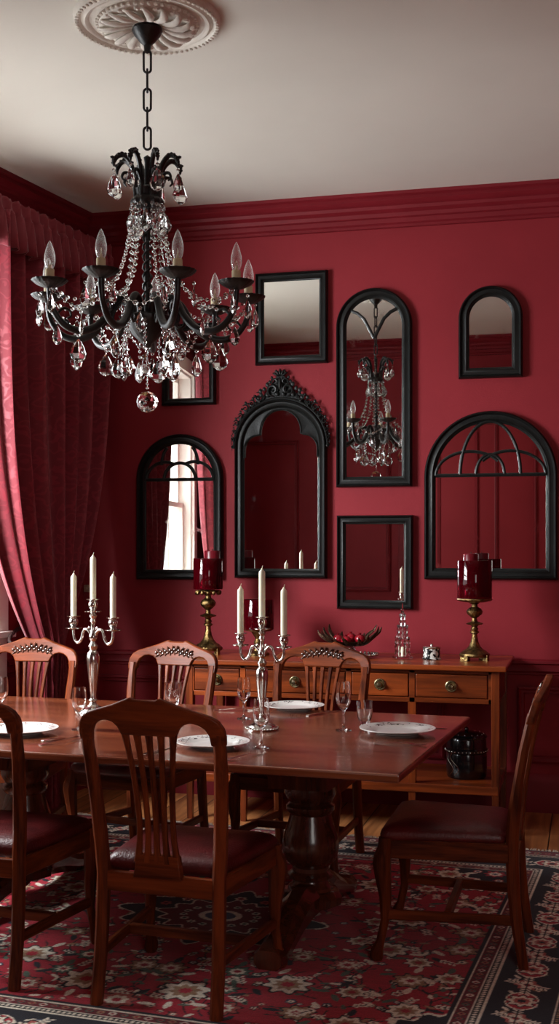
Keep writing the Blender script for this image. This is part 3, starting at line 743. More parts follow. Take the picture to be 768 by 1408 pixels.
bp_ = [((rc+.002)*sin(R(a_)), zs+(rc+.002)*cos(R(a_))) for a_ in range(-84, 85, 7)]
tp_ = [(rc+.018)*sin(R(82)), (rc*.9, zs+rc*.62), (rc*.62, zs+rc*.93), (rc*.42, cz0+.005), (.075, cz0+.055), (.045, cz0+.10), (.018, cz0+.14)]
tp_ = [((rc+.02)*sin(R(82)), zs+(rc+.02)*cos(R(82)))]+tp_[1:]
prism(bm, bp_+tp_+[(-x_, z_) for x_, z_ in reversed(tp_)], -.02, -.002)
obj('carved_crest', recalc(bm), M['frame'], root)

# ------------------------------------------------------------------ sideboard
sb = thing('sideboard', 'long mahogany sideboard with brass knobs and an open lower shelf, against the wall', 'sideboard', (0, 0, 0))
SX0, SX1, SY0, SY1, SZ = -2.12, -.392, 6.08, 6.725, .86
bm = B(); box(bm, SX0, SY0, SZ-.028, SX1, SY1, SZ); obj('top', bm, M['side_x'], sb, smooth=False, bevel=.006)
LX = [-2.09, -.47]
fy = SY0+.035; AB, AT = .665, .832
bm = B()
box(bm, -2.09, fy, AB, -.43, fy+.02, AB+.025); box(bm, -2.09, fy, AT-.018, -.43, fy+.02, AT)
edges = [(-2.04, -1.785), (-1.755, -1.215), (-1.185, -.885), (-.855, -.485)]
for a_, b_ in ((-2.075, -2.04), (-1.785, -1.755), (-1.215, -1.185), (-.885, -.855), (-.485, -.455)): box(bm, a_, fy, AB, b_, fy+.02, AT)
box(bm, -2.085, fy+.02, AB, -2.065, SY1-.02, AT); box(bm, -.455, fy+.02, AB, -.435, SY1-.02, AT); box(bm, -2.085, SY1-.03, AB, -.435, SY1-.01, AT)
obj('carcass', bm, M['side_x'], sb, smooth=False, bevel=.002)
for a_, b_ in edges:
    bm = B(); box(bm, a_+.004, fy-.004, AB+.029, b_-.004, fy+.03, AT-.022)
    dr = obj('drawer', bm, M['side_x'], sb, smooth=False, bevel=.004)
    bm = B(); xc = (a_+b_)/2
    rings = [[(xc+r_*cos(2*PI*j/20), fy-.004-h_, (AB+AT)/2+.003+r_*sin(2*PI*j/20)) for j in range(20)] for r_, h_ in ((.03, 0), (.03, .004), (.026, .007), (.022, .004), (.018, .009), (.014, .006), (.009, .012), (.009, .018), (.014, .022), (.011, .03), (.001, .032))]
    skin(bm, rings); recalc(bm); obj('knob', bm, M['knob'], dr)
def tleg(x, y, top=AT-.002, w_=.042, yw=.042):
    bm = B(); skin(bm, [rsec((x, y, z_), a_, a_*yw/w_, ch=.06) for z_, a_ in ((0, w_*.68), (.2, w_*.85), (.3, w_*.92), (AB-.01, w_), (top, w_))]); return recalc(bm)
for x in (-2.068, -.449):
    for y in (fy+.018, SY1-.04): obj('leg', tleg(x, y), M['side_z'], sb, smooth=False)
for x in (-1.77, -.87): obj('leg', tleg(x, fy+.022, AB), M['side_z'], sb, smooth=False)
bm = B(); box(bm, -2.085, fy-.002, .205, -.435, SY1-.03, .25); obj('lower_shelf', bm, M['side_x'], sb, smooth=False, bevel=.004)

# ------------------------------------------------------------------ dining table
TB = thing('dining_table', 'long polished mahogany dining table on turned pedestals, laid with plates and glasses', 'table', (-1.647, 4.53, 0), R(-4))
TH = .74
bm = B(); box(bm, -1.12, -.68, TH-.028, 1.12, .68, TH); obj('tabletop', bm, M['table'], TB, smooth=False, bevel=.007)
bm = B(); box(bm, -1.0, -.42, TH-.062, 1.0, .42, TH-.028)
obj('underframe', bm, M['pedestal'], TB, smooth=False, bevel=.004)
for px_ in (-.62, .62):
    root2 = None
    bm = B(); box(bm, px_-.115, -.17, .56, px_+.115, .17, TH-.055)
    lathe(bm, [(.001, .12), (.085, .12), (.09, .145), (.085, .165), (.07, .175), (.066, .19), (.085, .2), (.088, .212), (.07, .225), (.07, .24), (.1, .27), (.11, .31), (.105, .355), (.088, .405), (.078, .44), (.092, .455), (.094, .472), (.08, .484), (.09, .5), (.1, .52), (.1, .56), (.001, .562)], 36, px_)
    lathe(bm, [(.001, .10), (.12, .10), (.125, .13), (.11, .15), (.09, .155), (.001, .156)], 8, px_)
    recalc(bm); ped = obj('pedestal', bm, M['pedestal'], TB)
    for s_ in (-1, 1):
        bm = B(); rings = []
        for t, z_, hh, ww in ((.05, .12, .1, .13), (.16, .12, .1, .12), (.26, .095, .085, .11), (.36, .06, .06, .105), (.43, .045, .055, .11), (.48, .04, .06, .115), (.51, .04, .05, .1)):
            rings.append(rsec((px_, s_*t, z_), ww, hh*1.3, (1, 0, 0), (0, 0, 1), .3))
        skin(bm, rings); recalc(bm); obj('foot', bm, M['pedestal'], ped)
        bm = B(); box(bm, px_-.03, s_*.1-.03, .15, px_+.03, s_*.1+.03, .16); bm.free()

# ------------------------------------------------------------------ chairs
def chair_back_y(z_):  # rake of the back (negative = rearwards)
    ks = [(0, -.262), (.15, -.238), (.3, -.224), (.45, -.222), (.6, -.236), (.75, -.262), (.88, -.292), (.99, -.322)]
    for (a, ya), (b_, yb) in zip(ks, ks[1:]):
        if z_ <= b_: t = max(0, (z_-a)/(b_-a)); return ya*(1-t)+yb*t
    return ks[-1][1]
def make_chair():
    t = thing('dining_chair', 'x', 'chair')
    wz, wx, wy = M['wood_z'], M['wood_x'], M['wood_y']
    for s_ in (-1, 1):
        bm = B(); pts = []
        zs_ = [0, .06, .15, .25, .35, .41, .48, .55, .65, .75, .82, .88]
        for z_ in zs_:
            x = .198 + (.026 if z_ > .41 else 0)*min(1, (z_-.41)/.4) if z_ > .41 else .198+.006*(1-z_/.41)
            wx_ = .042 if z_ > .45 else .04; wy_ = .034 if z_ > .6 else .044 if z_ > .3 else .034+.01*(z_/.3)
            pts.append(rsec((s_*x, chair_back_y(z_), z_), wx_-(.004 if z_ > .8 else 0), wy_, ch=.28))
        skin(bm, pts); recalc(bm); obj('rear_post', bm, wz, t)
        bm = B(); pts = []
        for z_, x, y, a_ in ((0, .245, .262, .034), (.012, .245, .264, .046), (.04, .243, .262, .042), (.07, .24, .25, .03), (.14, .235, .235, .03), (.22, .234, .234, .042), (.29, .238, .242, .054), (.34, .24, .246, .062), (.37, .238, .243, .06), (.40, .232, .235, .05), (.43, .23, .232, .05)):
            pts.append(rsec((s_*x, y-.02, z_), a_, a_, ch=.3))
        skin(bm, pts); recalc(bm); obj('front_leg', bm, wz, t)
        bm = B(); skin(bm, [rsec((s_*.2, -.225, .16), .02, .034, ch=.2, uy=(0, 0, 1)), rsec((s_*.235, .21, .16), .02, .034, ch=.2, uy=(0, 0, 1))]); recalc(bm); obj('side_stretcher', bm, wy, t)
        bm = B(); skin(bm, [rsec((s_*.203, -.212, .392), .024, .066, ch=.15, uy=(0, 0, 1)), rsec((s_*.234, .205, .392), .024, .066, ch=.15, uy=(0, 0, 1))]); recalc(bm); obj('seat_rail', bm, wy, t)
    bm = B(); box(bm, -.21, -.012, .145, .21, .012, .178); obj('cross_stretcher', bm, wx, t, smooth=False, bevel=.003)
    bm = B(); box(bm, -.225, .2, .359, .225, .226, .425); obj('seat_rail', bm, wx, t, smooth=False, bevel=.004)
    bm = B(); box(bm, -.198, -.235, .355, .198, -.212, .418); obj('seat_rail', bm, wx, t, smooth=False, bevel=.004)
    # leather cushion
    bm = B(); rings = []
    def outl(d_):
        pts = []; y0, y1 = -.205+d_, .236-d_
        hw = lambda y: (.2+(y+.205)/.441*.05)-d_
        rr = .03
        for cx_, cy_, a0 in ((1, y1-rr, 0), (-1, y1-rr, 90), (-1, y0+rr, 180), (1, y0+rr, 270)):
            for k in range(6):
                a = R(a0+18*k); y = cy_+rr*sin(a); pts.append((cx_*(hw(cy_)-rr)+rr*cos(a), y))
        return pts
    for d_, z_ in ((.012, .415), (.002, .425), (0, .438), (.004, .452), (.014, .463), (.035, .472), (.075, .479), (.13, .483)):
        rings.append([(x, y, z_) for x, y in outl(d_)])
    skin(bm, rings); recalc(bm); obj('seat', bm, M['leather'], t)
    # crest rail
    half = [(.245, .845), (.247, .875), (.243, .90), (.23, .922), (.208, .937), (.17, .949), (.11, .967), (.062, .986), (.048, .991), (.036, .984), (.0, .984)]
    inner = [(.0, .87), (.09, .87), (.095, .88), (.103, .896), (.118, .909), (.143, .915), (.168, .91), (.187, .897), (.198, .877), (.202, .845)]
    poly = half + [(-x, z_) for x, z_ in reversed(half[:-1])] + [(-x, z_) for x, z_ in reversed(inner[1:])] + inner
    bow = lambda p: Vector((p.x, p.y+chair_back_y(p.z)-.022*(1-(p.x/.24)**2), p.z))
    bm = B(); prism(bm, poly, -.014, .014, bow); obj('crest_rail', bm, wx, t, bevel=.006)
    # pierced splat
    bm = B(); zt_, zb_ = .885, .46
    n5 = 5
    for k in range(n5):
        f = (k-2)/2
        pts = []
        for i in range(13):
            v = i/12; z_ = zt_+(zb_-zt_)*v
            hwid = .083-.026*sin(min(1, v*1.35)*PI/2)+.01*max(0, v-.8)*5
            x = f*hwid; wd = .017 if 0 < i < 12 else .026
            if i in (1, 11): wd = .02
            y = chair_back_y(z_)-.022*(1-(x/.24)**2)
            pts.append(rsec((x, y, z_), wd, .017, ch=.25))
        skin(bm, pts)
    f_ = lambda p: Vector((p.x, p.y+chair_back_y(p.z)-.015, p.z))
    recalc(bm)
    obj('splat', bm, wz, t)
    bm = B(); prism(bm, [(-.083, .41), (.083, .41), (.078, .44), (.074, .485), (-.074, .485), (-.078, .44)], -.014, .014, f_)
    obj('splat_shoe', bm, wx, t, bevel=.004)
    # leaf carving on the face of the crest
    bm = B(); rnd = random.Random(3)
    for k in range(-8, 9):
        x = k*.0125; zc_ = .94-abs(k)*.0022; up = 1 if k % 2 else -1
        y = chair_back_y(zc_)-.022*(1-(x/.24)**2)+.014
        ball(bm, (x, y, zc_+up*.011), .017, 1, (.4, .5, 1.15), Matrix.Rotation(R(k*8*up+rnd.uniform(-15, 15)), 4, 'Y'))
        ball(bm, (x+.004, y+.002, zc_-up*.006), .0085, 1, (1, .8, 1))
    obj('crest_carving', bm, M['carving'], t)
    return t
c0 = make_chair(); firstc = [True]
def chair(x, y, face, label):
    """face = direction (degrees) the sitter would look, 90 = +Y"""
    o = c0 if firstc[0] else dup(c0); firstc[0] = False
    o.location = (x, y, 0.0085); o.rotation_euler = (0, 0, R(face-90)); o['label'] = label; o['category'] = 'chair'; o['group'] = 'mahogany dining chairs around the table'
chair(-1.29, 3.80, 86, 'nearest mahogany chair, seen from behind with its whole slatted back in view')
chair(-2.005, 3.87, 86, 'mahogany near-side chair seen from behind, cut off by the left picture edge')
chair(-.475, 4.42, 180, 'mahogany chair in side view standing at the right-hand end of the table')
chair(-1.28, 5.38, -97, 'mahogany chair across the table, standing directly in front of the sideboard middle')
chair(-2.02, 5.27, -101, 'mahogany chair across the table between the two silver candelabra')
chair(-2.70, 5.27, -86, 'mahogany chair with carved crest, across the table in front of the curtain')

# ------------------------------------------------------------------ things on the table
def on(px, py): return P(px, py, TH)
# candelabra
def make_candelabrum():
    t = thing('candelabrum', 'x', 'candelabrum')
    bm = B(); lathe(bm, [(.001, 0), (.066, 0), (.068, .006), (.062, .012), (.058, .013), (.054, .02), (.042, .026), (.026, .032), (.016, .04), (.012, .05), (.018, .056), (.013, .062), (.001, .063)], 36)
    for k in range(30): a = 2*PI*k/30; ball(bm, (.066*cos(a), .066*sin(a), .008), .0045, 1)
    obj('base', recalc(bm), M['silver'], t)
    bm = B(); lathe(bm, [(.001, .06), (.013, .062), (.011, .075), (.014, .1), (.019, .15), (.0245, .2), (.026, .225), (.022, .245), (.013, .255), (.017, .262), (.02, .272), (.013, .282), (.009, .29), (.016, .3), (.017, .315), (.01, .325), (.008, .36), (.013, .37), (.009, .38), (.016, .392), (.009, .402), (.001, .403)], 24)
    obj('stem', recalc(bm), M['silver'], t)
    def cup(cx, cz):
        bm = B(); lathe(bm, [(.001, 0), (.008, .001), (.02, .006), (.033, .008), (.034, .011), (.018, .013), (.01, .017), (.016, .025), (.019, .037), (.017, .047), (.012, .052), (.026, .056), (.027, .059), (.0125, .058), (.0125, .05), (.001, .05)], 24, cx, 0, cz); return recalc(bm)
    obj('candle_cup', cup(0, .40), M['silver'], t)
    for s_ in (-1, 1):
        bm = B(); pp = spline([(s_*.008, 0, .305), (s_*.018, 0, .325), (s_*.035, 0, .338), (s_*.05, 0, .33), (s_*.06, 0, .30), (s_*.075, 0, .283), (s_*.092, 0, .288), (s_*.102, 0, .308), (s_*.103, 0, .332)], 6)
        tube(bm, pp, interp([.005, .006, .0065, .006, .006, .0065, .0065, .006, .006], len(pp)), 10)
        q = spline([(s_*.03, 0, .336), (s_*.02, 0, .345), (s_*.013, 0, .335), (s_*.02, 0, .325)], 5); tube(bm, q, .004, 6)
        arm = obj('branch', recalc(bm), M['silver'], t); obj('candle_cup', cup(s_*.103, .33), M['silver'], arm)
    return t
def candle_mesh(h):
    bm = B(); lathe(bm, [(.001, 0), (.0122, 0), (.0128, .02), (.0128, h-.022), (.0118, h-.014), (.006, h-.008), (.003, h-.001), (.001, h)], 16)
    return recalc(bm)
cd = make_candelabrum(); first = True
for (px, py, rz, sc, lab, side) in ((128, 982, -18, 1.08, 'silver three-branch candelabrum further left, standing in front of the curtain', 'left'), (360, 1003, -16, .97, 'silver three-branch candelabrum near the middle of the table, in front of the sideboard', 'middle')):
    o = cd if first else dup(cd); first = False
    p = on(px, py); o.location = p; o.rotation_euler = (0, 0, R(rz)); o.scale = (sc,)*3
    o['label'] = lab; o['category'] = 'candelabrum'; o['group'] = 'silver candelabra on the dining table'
    for q, (dx, cz, h) in enumerate(((-.103, .38, .195), (0, .45, .2), (.103, .38, .195))):
        loc = p + Vector((dx*cos(R(rz)), dx*sin(R(rz)), cz))*sc; loc.z = TH+cz*sc+.0005; loc.x = p.x+dx*cos(R(rz))*sc; loc.y = p.y+dx*sin(R(rz))*sc
        r_ = thing('taper_candle', 'ivory taper candle in the %s cup of the %s candelabrum' % (('left', 'tallest centre', 'right')[q], side), 'candle', loc, 0, 'ivory taper candles')
        obj('wax_body', candle_mesh(h), M['wax'], r_)
        bm = B(); tube(bm, [(0, 0, h-.006), (.001, 0, h+.004), (.003, 0, h+.01)], .0012, 5); obj('wick', bm, M['wax'], r_)
# wine glasses
def goblet(h, r_b, fluted=0):
    s_ = h/.18
    bm = B()
    out = [(.001, 0), (.031, 0), (.032, .002), (.012, .006), (.0045, .014), (.0035, .03), (.0045, .045), (.0035, .06), (.006, .072), (.018, .082), (.028, .1), (.031, .125), (.029, .155), (.0265, .18)]
    inn = [(.0255, .18), (.028, .155), (.0298, .125), (.0268, .101), (.017, .085), (.004, .078), (.001, .0775)]
    lathe(bm, [(a_*r_b/.031 if z_ > .07 or a_ > .01 else a_, z_*s_) for a_, z_ in out+inn], 28); return recalc(bm)
for px, py, h, rb, lab in ((109, 1003, .165, .03, 'clear stemmed glass standing beside the left candelabrum'),
                       (335, 988, .17, .029, 'clear stemmed wine glass just left of the middle candelabrum stem'),
                       (359, 1028, .175, .031, 'clear stemmed glass standing in front of the middle candelabrum, beside the near plate'),
                       (472, 1004, .19, .0305, 'tall clear wine glass standing alone on the right half of the table'),
                       (2, 985, .165, .03, 'clear stemmed glass cut off at the left edge of the picture')):
    tag(obj('wine_glass', goblet(h, rb), M['glass'], None, loc=on(px, py)+Vector((0, 0, .0006))), lab, 'glass', 'wine glasses on the table')
def tumbler(h, r_, fl=0.0):
    bm = B(); lathe(bm, [(.001, 0), (r_*.62, 0), (r_*.66, .004), (r_*.5, .012), (r_*.6, .02), (r_*.9, h*.4), (r_, h*.75), (r_*.98, h), (r_*.93, h), (r_*.94, h*.75), (r_*.84, h*.4), (r_*.5, .028), (.001, .026)], 36, flute=fl, nfl=12); return recalc(bm)
tag(obj('tumbler', tumbler(.105, .033), M['glass'], None, loc=on(501, 1000)+Vector((0, 0, .0006))), 'short clear footed tumbler beside the plate at the right end of the table', 'glass')
tag(obj('tumbler', tumbler(.115, .037, .04), M['glass'], None, loc=on(238, 974)+Vector((0, 0, .0006))), 'ribbed clear tumbler seen above the near chair crest, in front of the far chair', 'glass')
# plates
def plate_mesh():
    bm = B(); lathe(bm, [(.001, .004), (.05, .004), (.052, 0), (.075, 0), (.078, .004), (.092, .009), (.13, .0165), (.137, .018), (.1375, .0205), (.13, .0205), (.092, .0135), (.078, .0085), (.07, .0075), (.001, .0075)], 64); return recalc(bm)
PM = None
for px, py, sc, lab in ((28, 1008, 1.06, 'white sprigged plate at the left end, behind the post of the cut-off chair'),
                    (292, 1026, .98, 'white sprigged plate at the near edge, partly behind the nearest chair back'),
                    (404, 975, .98, 'white sprigged plate on the far side of the table, set before the sideboard-facing chair'),
                    (546, 1008, 1.07, 'white sprigged plate at the right-hand end of the table')):
    p = on(px, py); p.z += .0008
    if PM is None: o = obj('dinner_plate', plate_mesh(), M['plate'], None, loc=p); PM = o
    else: o = PM.copy(); C.objects.link(o); o.location = p
    o.rotation_euler = (0, 0, px*.7); o.scale = (sc,)*3
    tag(o, lab, 'plate', 'white sprigged dinner plates')
# cutlery
def fork_mesh():
    bm = B()
    def strip(pts, th=.0018):
        rings = []
        for x, y0, y1, z_ in pts: rings.append([(x, y0, z_), (x, y1, z_), (x, y1, z_+th), (x, y0, z_+th)])
        skin(bm, rings)
    strip([(-.095, -.006, .006, .001), (-.09, -.0095, .0095, .002), (-.06, -.006, .006, .004), (-.02, -.003, .003, .007), (.02, -.0028, .0028, .008), (.035, -.008, .008, .006), (.05, -.011, .011, .003), (.056, -.011, .011, .002)])
    for k in range(4):
        y = -.0095+k*.0063; strip([(.055, y-.0014, y+.0014, .002), (.075, y-.0012, y+.0012, .001), (.098, y-.0007, y+.0007, .005)])
    return recalc(bm)
def knife_mesh():
    bm = B(); rings = []
    for x, y0, y1, t_ in ((-.115, -.006, .006, .002), (-.11, -.009, .009, .005), (-.06, -.007, .007, .006), (-.015, -.006, .006, .005), (-.01, -.005, .005, .003), (0, -.006, .008, .0015), (.06, -.006, .010, .0014), (.095, -.006, .009, .0014), (.11, -.004, .001, .001)):
        rings.append([(x, y0, .0005), (x, y1, .0005), (x, y1, .0005+t_), (x, y0, .0005+t_)])
    skin(bm, rings); return recalc(bm)
FK = KN = None
def cut(kind, px, py, rz, lab):
    global FK, KN
    src = FK if kind == 'fork' else KN; p = on(px, py); p.z += .0006
    if src is None:
        o = obj('fork' if kind == 'fork' else 'knife', fork_mesh() if kind == 'fork' else knife_mesh(), M['silver'], None, loc=p)
        if kind == 'fork': FK = o
        else: KN = o
    else: o = src.copy(); C.objects.link(o); o.location = p
    o.rotation_euler = (0, 0, R(rz)); tag(o, lab, kind, 'silver forks' if kind == 'fork' else 'silver knives')
cut('fork', 84, 1021, 60, 'silver fork on the right of the leftmost plate, by the near table edge')
cut('knife', 92, 1015, 62, 'silver knife beside the leftmost plate, pointing to the left candelabrum')
cut('fork', 338, 1041, 62, 'silver fork at the near table edge, right of the partly hidden plate')
cut('knife', 221, 1032, 80, 'silver knife seen through the slats of the nearest chair')
cut('fork', 323, 977, 20, 'silver fork left of the far plate, behind the middle candelabrum')
cut('knife', 446, 981, 62, 'silver knife right of the far plate')
cut('fork', 549, 1024, -2, 'silver fork lying in front of the plate at the right end')
cut('knife', 577, 1000, -6, 'silver knife behind the plate at the right end')

# ------------------------------------------------------------------ things on the sideboard
YS = 6.40
def holder(px, lab, glab, wlab, sh, rv, hv, rw, hw_, dx, fancy):
    x = xat(px, YS); t = thing('pillar_candle_stand', lab, 'candle stand', (x, YS, SZ+.0005), .3, 'brass pillar stands on the sideboard')
    k = sh/.33
    if sh > .2:
        bm = B(); lathe(bm, [(.001, .018), (.075, .018), (.08, .026), (.078, .036), (.068, .042), (.06, .05), (.045, .058), (.03, .075), (.02, .1), (.015, .125), (.014, .14), (.024, .147), (.024, .153), (.016, .158), (.02, .168), (.014, .178), (.02, .187), (.042, .192), (.045, .197), (.03, .203), (.016, .208), (.013, .225), (.022, .232), (.04, .248), (.043, .262), (.034, .276), (.018, .285), (.015, .298), (.024, .304), (.03, .31), (.001, .311)], 32, flute=.015, nfl=8)
        for q in range(4):
            a = PI/4+q*PI/2; box(bm, -.014, -.01, 0, .014, .01, .03, Matrix.Rotation(a, 4, 'Z') @ Matrix.Translation((.07, 0, 0)))
        for v in bm.verts: v.co.z *= k
        obj('baluster', recalc(bm), M['brass'], t)
        bm = B()
        if fancy:
            lathe(bm, [(.001, .308), (.04, .31), (.065, .318), (.068, .326), (.001, .33)], 32)
            for q in range(12): a = 2*PI*q/12; ball(bm, (.064*cos(a), .064*sin(a), .314), .012, 1, (1, 1, 1.2))
        else: lathe(bm, [(.001, .308), (.05, .31), (.088, .318), (.094, .324), (.092, .33), (.001, .33)], 36)
        for v in bm.verts: v.co.z *= k
        obj('dish', recalc(bm), M['brass'], t)
    else:
        bm = B(); lathe(bm, [(.001, 0), (.06, 0), (.062, .012), (.03, .025), (.018, .05), (.026, .07), (.016, .09), (.04, sh-.012), (.075, sh-.005), (.076, sh), (.001, sh)], 32); obj('baluster', recalc(bm), M['brass'], t)
    zt_ = SZ+sh+.002
    bm = B(); lathe(bm, [(.001, 0), (rv-.002, 0), (rv, .004), (rv, hv-.002), (rv-.0015, hv), (rv-.004, hv-.001), (rv-.004, .01), (.001, .009)], 48)
    tag(obj('glass_vessel', recalc(bm), M['redglass'], None, loc=(x, YS, zt_)), glab, 'candle glass', 'ruby glass candle vessels')
    bm = B(); lathe(bm, [(.001, 0), (rw, 0), (rw, hw_-.006), (rw-.004, hw_), (rw*.6, hw_-.003), (.001, hw_-.005)], 32)
    r_ = thing('pillar_candle', wlab, 'candle', (x+dx, YS, zt_+.0105), 0, 'dark red pillar candles'); obj('wax_body', recalc(bm), M['redwax'], r_)
    bm = B(); tube(bm, [(0, 0, hw_-.006), (.001, 0, hw_+.004), (.002, 0, hw_+.009)], .0018, 5); obj('wick', bm, M['wick'], r_)
holder(286, 'aged brass baluster stand at the left end of the sideboard', 'ruby glass cylinder on the brass stand at the left end', 'dark red pillar candle inside the left-hand ruby glass', .36, .083, .172, .044, .205, .024, True)
holder(652, 'aged brass baluster stand with flat dish at the right end of the sideboard', 'ruby glass cylinder on the brass stand at the right end', 'dark red pillar candle inside the right-hand ruby glass', .325, .092, .2, .04, .225, -.02, False)
holder(355, 'low brass stand on the sideboard hidden behind the middle candelabrum', 'ruby glass cylinder seen between the candles of the middle candelabrum', 'dark red pillar candle in the ruby glass behind the middle candelabrum', .14, .087, .165, .035, .08, 0, False)
# tray and bowl
xb = xat(478, YS)
bm = B(); lathe(bm, [(.001, .003), (.12, .003), (.15, .01), (.165, .014), (.167, .017), (.15, .0145), (.12, .007), (.001, .007)], 48, xs=1, ys=.75)
for k in range(40): a = 2*PI*k/40; ball(bm, (.163*cos(a), .163*.75*sin(a), .018), .0085, 1)
tag(obj('tray', recalc(bm), M['silver'], None, loc=(xb, YS, SZ+.0006)), 'oval silver tray with beaded rim under the fruit bowl', 'tray')
t = thing('fruit_bowl', 'dark bronze leaf-shaped bowl on a cut crystal foot holding red fruit', 'bowl', (xb+.01, YS, SZ+.008))
bm = B(); lathe(bm, [(.001, 0), (.045, 0), (.046, .008), (.02, .018), (.015, .035), (.022, .05), (.001, .052)], 10)
for k in range(10): a = 2*PI*k/10; ball(bm, (.036*cos(a), .036*sin(a), .014), .013, 1); ball(bm, (.022*cos(a+.3), .022*sin(a+.3), .036), .011, 1)
obj('crystal_foot', recalc(bm), M['crystal'], t, smooth=False)
bm = B(); rings = []
lathe(bm, [(.001, .052), (.04, .054), (.08, .064), (.105, .078), (.108, .082), (.08, .07), (.04, .06), (.001, .058)], 32)
for k in range(16):
    a = 2*PI*k/16+random.uniform(-.1, .1); lift = random.uniform(.9, 1.15)*(1.1 if abs(cos(a)) > .7 else .85)
    d_ = Vector((cos(a), sin(a)*.75, 0)); e_ = Vector((-sin(a), cos(a), 0))
    pp = spline([d_*.03+Vector((0, 0, .056)), d_*.085+e_*.01+Vector((0, 0, .066)), d_*.13+e_*.012+Vector((0, 0, .088*lift)), d_*.165+Vector((0, 0, .112*lift)), d_*.178-e_*.008+Vector((0, 0, .135*lift))], 5)
    tube(bm, pp, interp([.01, .014, .016, .011, .003], len(pp)), 7, flat=.55)
obj('leaf_bowl', recalc(bm), M['bronze'], t)
for k, (dx, dy, dz, s_, lb) in enumerate(((-.06, -.02, .088, .03, 'glossy dark red fruit at the left of the leaf bowl'), (-.012, -.045, .084, .029, 'glossy dark red fruit at the front centre of the leaf bowl'), (.058, -.01, .09, .031, 'glossy dark red fruit at the right of the leaf bowl'), (.0, .03, .094, .03, 'glossy dark red fruit at the back of the leaf bowl'))):
    bm = B(); lathe(bm, [(.001, -s_*.85), (s_*.5, -s_*.9), (s_*.9, -s_*.4), (s_, .0), (s_*.9, s_*.5), (s_*.5, s_*.85), (s_*.2, s_*.82), (.001, s_*.7)], 20)
    r_ = thing('pomegranate', lb, 'fruit', (xb+.01+dx, YS+dy, SZ+.008+dz), 0, 'red fruit in the leaf bowl'); obj('flesh', recalc(bm), M['fruit'], r_)
    bm = B(); lathe(bm, [(.002, s_*.7), (.005, s_*.85), (.009, s_*1.15), (.007, s_*1.13), (.003, s_*.85)], 8); obj('calyx', bm, M['fruit'], r_)
# crystal tower
x = xat(553, YS); t = thing('crystal_tower', 'tall tiered cut crystal tower ornament between fruit bowl and small tin', 'ornament', (x, YS, SZ+.0006), .5)
bm = B(); box(bm, -.043, -.043, 0, .043, .043, .012)
bmesh.ops.bevel(bm, geom=bm.edges[:], offset=.004, segments=2)
obj('base', bm, M['crystal'], t, smooth=False)
def col(bm, cx, cy, z0, z1, r_):
    n_ = max(3, int((z1-z0)/.014)); pr = [(.001, z0)]
    for k in range(n_+1): z_ = z0+(z1-z0)*k/n_; pr += [(r_*(1 if k % 2 else .62), z_)]
    pr += [(.001, z1+.001)]; lathe(bm, pr, 8, cx, cy); ball(bm, (cx, cy, z1+r_*.9), r_*1.1, 1)
bm = B()
for k in range(8): a = 2*PI*k/8; col(bm, .036*cos(a), .036*sin(a), .012, .1 if k % 2 else .08, .0085)
obj('lower_tier', bm, M['crystal'], t, smooth=False)
bm = B(); lathe(bm, [(.001, .1), (.036, .1), (.038, .106), (.001, .108)], 12)
for k in range(6): a = 2*PI*k/6+.3; col(bm, .025*cos(a), .025*sin(a), .107, .165, .0085)
obj('middle_tier', bm, M['crystal'], t, smooth=False)
bm = B(); lathe(bm, [(.001, .168), (.024, .168), (.026, .174), (.001, .176)], 12)
for k in range(4): a = 2*PI*k/4+.6; col(bm, .013*cos(a), .013*sin(a), .175, .225, .008)
lathe(bm, [(.001, .225), (.015, .228), (.012, .24), (.007, .25), (.01, .258), (.005, .268), (.003, .285), (.001, .298)], 10)
obj('spire', bm, M['crystal'], t, smooth=False)
r_ = thing('tealight', 'small white candle glowing pale inside the crystal tower base', 'candle', (x, YS, SZ+.0135)); r_['label'] = 'small white candle standing inside the crystal tower'
bm = B(); lathe(bm, [(.001, 0), (.011, 0), (.011, .045), (.004, .05), (.001, .05)], 14); obj('wax_body', recalc(bm), M['wax'], r_)
# tin
x = xat(593, YS); t = thing('trinket_tin', 'small round black and white mottled tin with lid on the sideboard', 'tin', (x, YS, SZ+.0006))
bm = B(); lathe(bm, [(.001, 0), (.05, 0), (.052, .003), (.045, .007), (.045, .058), (.001, .058)], 32); obj('body', recalc(bm), M['tin'], t)
bm = B(); lathe(bm, [(.001, .058), (.048, .058), (.049, .062), (.046, .067), (.02, .072), (.008, .073), (.009, .08), (.001, .083)], 32); obj('lid', recalc(bm), M['silver'], t)
# black pot on the shelf
x = xat(641, 6.36); t = thing('lidded_pot', 'black lacquered round pot with rows of silver beads on the lower shelf', 'pot', (x, 6.36, .2506))
bm = B(); lathe(bm, [(.001, 0), (.098, 0), (.104, .01), (.107, .06), (.106, .12), (.104, .128), (.11, .134), (.11, .15), (.104, .156), (.103, .2), (.1, .208), (.001, .208)], 44); obj('body', recalc(bm), M['blackpot'], t)
bm = B(); lathe(bm, [(.001, .208), (.106, .208), (.108, .214), (.1, .226), (.05, .236), (.012, .24), (.001, .24)], 44); ball(bm, (0, 0, .25), .012, 2); obj('lid', recalc(bm), M['blackpot'], t)
bm = B()
for k in range(34): a = 2*PI*k/34; ball(bm, (.111*cos(a), .111*sin(a), .142), .0042, 1)
for k in range(16): a = 2*PI*k/16; ball(bm, (.09*cos(a), .09*sin(a), .229), .0036, 1)
for st in (-2.4, -2.1):
    tube(bm, [(.109*cos(st+.25*sin(q*.8)), .109*sin(st+.25*sin(q*.8)), .02+q*.016) for q in range(8)], .0013, 4)
obj('bead_trim', bm, M['silver'], t)

